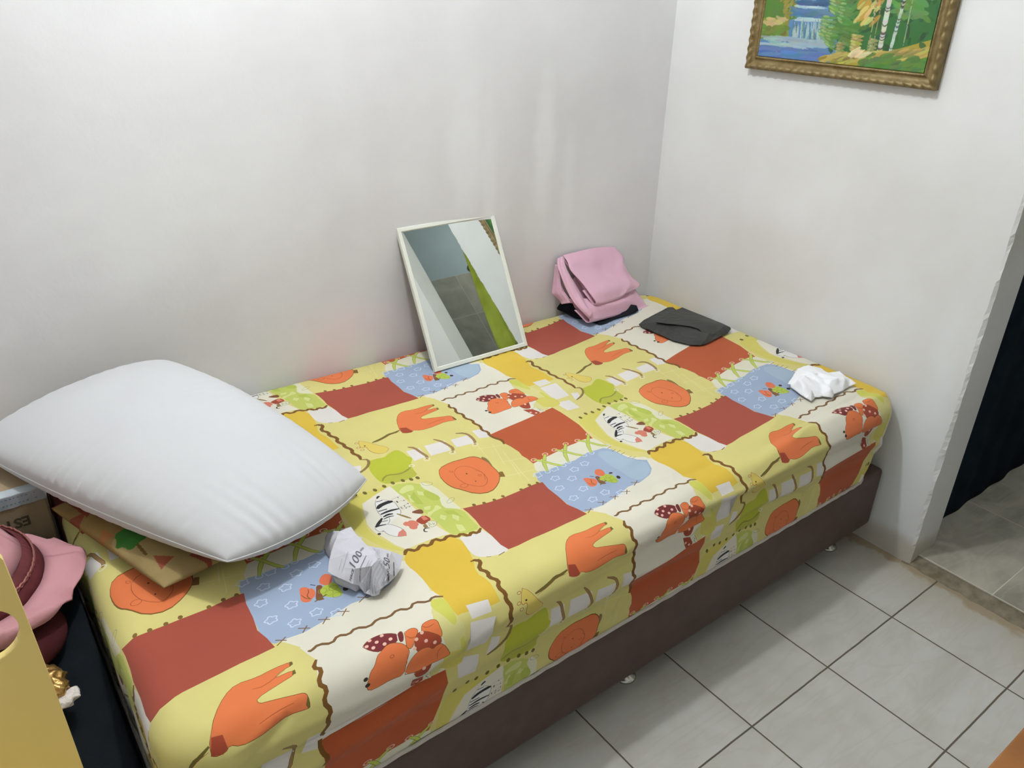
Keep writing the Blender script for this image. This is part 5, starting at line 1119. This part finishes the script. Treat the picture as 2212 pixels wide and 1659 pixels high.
t=thing('gold_hair_tie','crinkled shiny gold fabric scrunchie with white fluff on dark clothes','hair accessory')
lumpy('gold_fabric',(-2.112,-.660,.440),(.034,.040,.024),mat('gold_lame',(196,156,96),.28,.85,bump=.5,bscale=120),8,.30,60,parent=t)
lumpy('white_trim',(-2.098,-.690,.425),(.030,.020,.012),mat('white_fluff',(214,206,200),.95,bump=.6,bscale=300),11,.35,70,parent=t); settle(t,(-2.1,-.67,.42))
# hat
M_hat=mat('pink_hat_cotton',(186,136,142),.9,bump=.15,bscale=200,var=6,vscale=20); M_band=mat('burgundy_band',(92,38,42),.75,var=8,vscale=60)
t=thing('sun_hat','dusty pink sun hat with burgundy band beside the bed head','hat')
def ell(c,rx,ry,z,a): return (c[0]+rx*math.cos(a),c[1]+ry*math.sin(a),z)
na=120
def loft(rings_):
    P=np.zeros((len(rings_),na+1,3))
    for i,(c,rx,ry,z,wv) in enumerate(rings_):
        for k in range(na+1):
            a=2*math.pi*k/na; w=wv*(math.sin(a*4+.8)+.6*math.sin(a*7+2)+.4*math.sin(a*11))
            x,y,zz=ell(c,rx*(1+w*1.2),ry*(1+w*1.2),z+w*.15,a); P[i,k]=(x,y,zz)
    return P
br=[((-2.147,-.458),.156,.152,.516,.026),((-2.148,-.458),.152,.150,.524,.024),((-2.150,-.455),.146,.152,.530,.02),((-2.155,-.450),.138,.152,.534,.012),((-2.163,-.440),.126,.148,.536,.006),((-2.17,-.432),.118,.146,.537,.0)]
P=loft(br)
for i in range(P.shape[0]):
    for k in range(P.shape[1]):
        a=2*math.pi*k/na; P[i,k,2]+=(.006*math.sin(a*5+i*.7)+.004*math.sin(a*13+i))*(1-i/(len(br)))
        if P[i,k,0]>-2.03: P[i,k,2]=max(P[i,k,2],.525)
grid_obj('brim',P,M_hat,t,.003,offset=1)
P=loft([((-2.17,-.432),.1195,.1475,.534,0),((-2.178,-.430),.1195,.1465,.548,0),((-2.186,-.428),.118,.144,.562,0),((-2.194,-.427),.114,.139,.575,0)]); grid_obj('band',P,M_band,t,.003,offset=1)
bm=bmesh.new(); pts=[]
for k in range(90):
    a=2*math.pi*k/90; s=.0035*math.sin(k*2.2)
    pts.append((-2.186+(.1215+.001)*math.cos(a),-.428+(.1475)*math.sin(a),.561+s))
tube(bm,pts,.0022,6,True)
pts=[(p[0],p[1],.561-.0035*math.sin(k*2.2)) for k,p in enumerate(pts)]; tube(bm,pts,.0022,6,True)
bobj('braid',bm,mat('metallic_braid',(150,96,90),.35,.4),t,True)
P=loft([((-2.193,-.427),.112,.137,.573,.0),((-2.205,-.426),.108,.132,.598,.006),((-2.215,-.425),.098,.120,.625,.010),((-2.222,-.425),.078,.095,.643,.014),((-2.225,-.425),.045,.055,.652,.012),((-2.226,-.425),.002,.002,.654,0)])
for i in range(P.shape[0]):
    for k in range(P.shape[1]): P[i,k]+=np.array((.5,-.3,.8))*.006*vnoise(P[i,k],22)
grid_obj('crown',P,M_hat,t,.002,offset=1); settle(t,(-2.15,-.45,.52))

# yellow plastic chair, only the edge of its back is in view
t=thing('plastic_chair','glossy yellow plastic chair back with hand hole, cut off at left','chair')
M_yel=mat('yellow_plastic',(228,204,128),.38,spec=.5,var=5,vscale=4,bump=.06,bscale=18)
xr_=-2.091; xl_=-2.53
def outline():
    pts=[(xl_,.40),(xr_+.0035,.40)]
    pts+=[(xr_-.0045*((z-.40)/.46)-.0045*((z-.4)/.46)**3*1.2,z) for z in np.linspace(.43,.86,16)]
    for k in range(1,13): a=math.pi/2*k/12; pts.append((xr_-.012-.04*(1-math.cos(a)),.86+.05*math.sin(a)))
    pts+=[(xl_+.04,.91)]
    return pts
ol=outline(); hx0,hx1,hz0,hz1=-2.235,-2.108,.712,.797; hr=.040
hole=[]
for cx_,cz_,a0 in ((hx1-hr,hz1-hr,0),(hx0+hr,hz1-hr,90),(hx0+hr,hz0+hr,180),(hx1-hr,hz0+hr,270)):
    for k in range(9): a=math.radians(a0+90*k/8); hole.append((cx_+hr*math.cos(a),cz_+hr*math.sin(a)))
vv=[Vector(p) for p in ol+hole]; n1,n2=len(ol),len(hole)
r=delaunay_2d_cdt(vv,[(i,(i+1)%n1) for i in range(n1)]+[(n1+i,n1+(i+1)%n2) for i in range(n2)],[],0,1e-6)
Hp=np.array(hole);Op=np.array(ol); V2=[v[:] for v in r[0]]; F2=[]
for f in r[2]:
    c=np.mean([V2[i] for i in f],0)
    if inside(Op,np.array([c[0]]),np.array([c[1]]))[0] and not inside(Hp,np.array([c[0]]),np.array([c[1]]))[0]: F2.append(f)
bm=bmesh.new(); th=.013; yk=-.886
fv=[bm.verts.new((v[0],yk,v[1])) for v in V2]; bv=[bm.verts.new((v[0],yk+th,v[1])) for v in V2]
for f in F2: bm.faces.new([fv[i] for i in f]); bm.faces.new([bv[i] for i in f][::-1])
ed={}
for f in F2:
    for a,b in zip(f,f[1:]+type(f)((f[0],))): ed[(a,b)]=ed.get((a,b),0)+1
for (a,b) in ed:
    if (b,a) not in ed: bm.faces.new((fv[a],fv[b],bv[b],bv[a]))
o=bobj('backrest',bm,M_yel,t); bmod=o.modifiers.new('bev','BEVEL'); bmod.width=.003; bmod.segments=2; bmod.limit_method='ANGLE'
bm=bmesh.new(); box(bm,(xl_,-1.30,.395),(xr_+.002,-.888,.42),.01,3); bobj('seat',bm,M_yel,t,True)
for x in (xl_+.03,xr_-.03):
    for y in (-1.27,-.91):
        bm=bmesh.new(); tube(bm,[(x,y,.4),(x+(.01 if x>-2.3 else -.01),y+(-.01 if y<-1 else .0),.0)],lambda u:.020-.006*u,12); bobj('leg',bm,M_yel,t,True)
settle(t,(-2.31,-1.1,0))

# brown wooden table whose corner shows at lower right
t=thing('wooden_table','brown wooden table edge at the lower right corner of the photo','table')
M_wood=mat('brown_wood',(146,96,50),.5,rgb2=(118,74,36),vscale=6,detail=8,bump=.1,bscale=60)
bm=bmesh.new(); box(bm,(-1.31,-2.42,.69),(-.55,-1.742,.72),.002,2); bobj('tabletop',bm,M_wood,t)
for x in (-1.26,-.60):
    for y in (-2.37,-1.80):
        bm=bmesh.new(); box(bm,(x-.02,y-.02,0),(x+.02,y+.02,.69),.003,1); bobj('leg',bm,M_wood,t)
settle(t,(-.93,-2.08,0))

# ------------------------------------------------------------------ light
t=thing('ceiling_lamp','round white ceiling lamp above the bed, outside the photo','lamp')
LX,LY,LZ=-1.42,-.60,2.54
bm=bmesh.new(); lathe(bm,[(.045,2.75),(.045,2.70),(.02,2.69),(.02,2.62),(.035,2.60)],(LX,LY,0),24); bobj('socket',bm,mat('lamp_white',(220,220,216),.5),t,True); settle(t,(LX,LY,2.6))
def point(name,loc,e,r,c=(1,1,1)):
    d=bpy.data.lights.new(name,'POINT'); d.energy=e; d.shadow_soft_size=r; d.color=c; o=bpy.data.objects.new(name,d); COL.objects.link(o); o.location=loc; return o
point('ceiling_bulb',(LX,LY,LZ),63,.05,(.955,.985,1.01))
point('next_room_fill',(1.2,-1.7,2.4),13,.06,(.95,1,1))  # unseen fill light without fixture, added to brighten the next room in the mirror
w=bpy.data.worlds.new('world'); scene.world=w; w.use_nodes=True; w.node_tree.nodes['Background'].inputs[0].default_value=(.6,.65,.7,1); w.node_tree.nodes['Background'].inputs[1].default_value=.2
vs_=scene.view_settings; vs_.view_transform='Standard'; vs_.look='None'; vs_.gamma=1; vs_.use_curve_mapping=False; vs_.exposure=0
scene.cycles.max_bounces=10; scene.cycles.diffuse_bounces=6
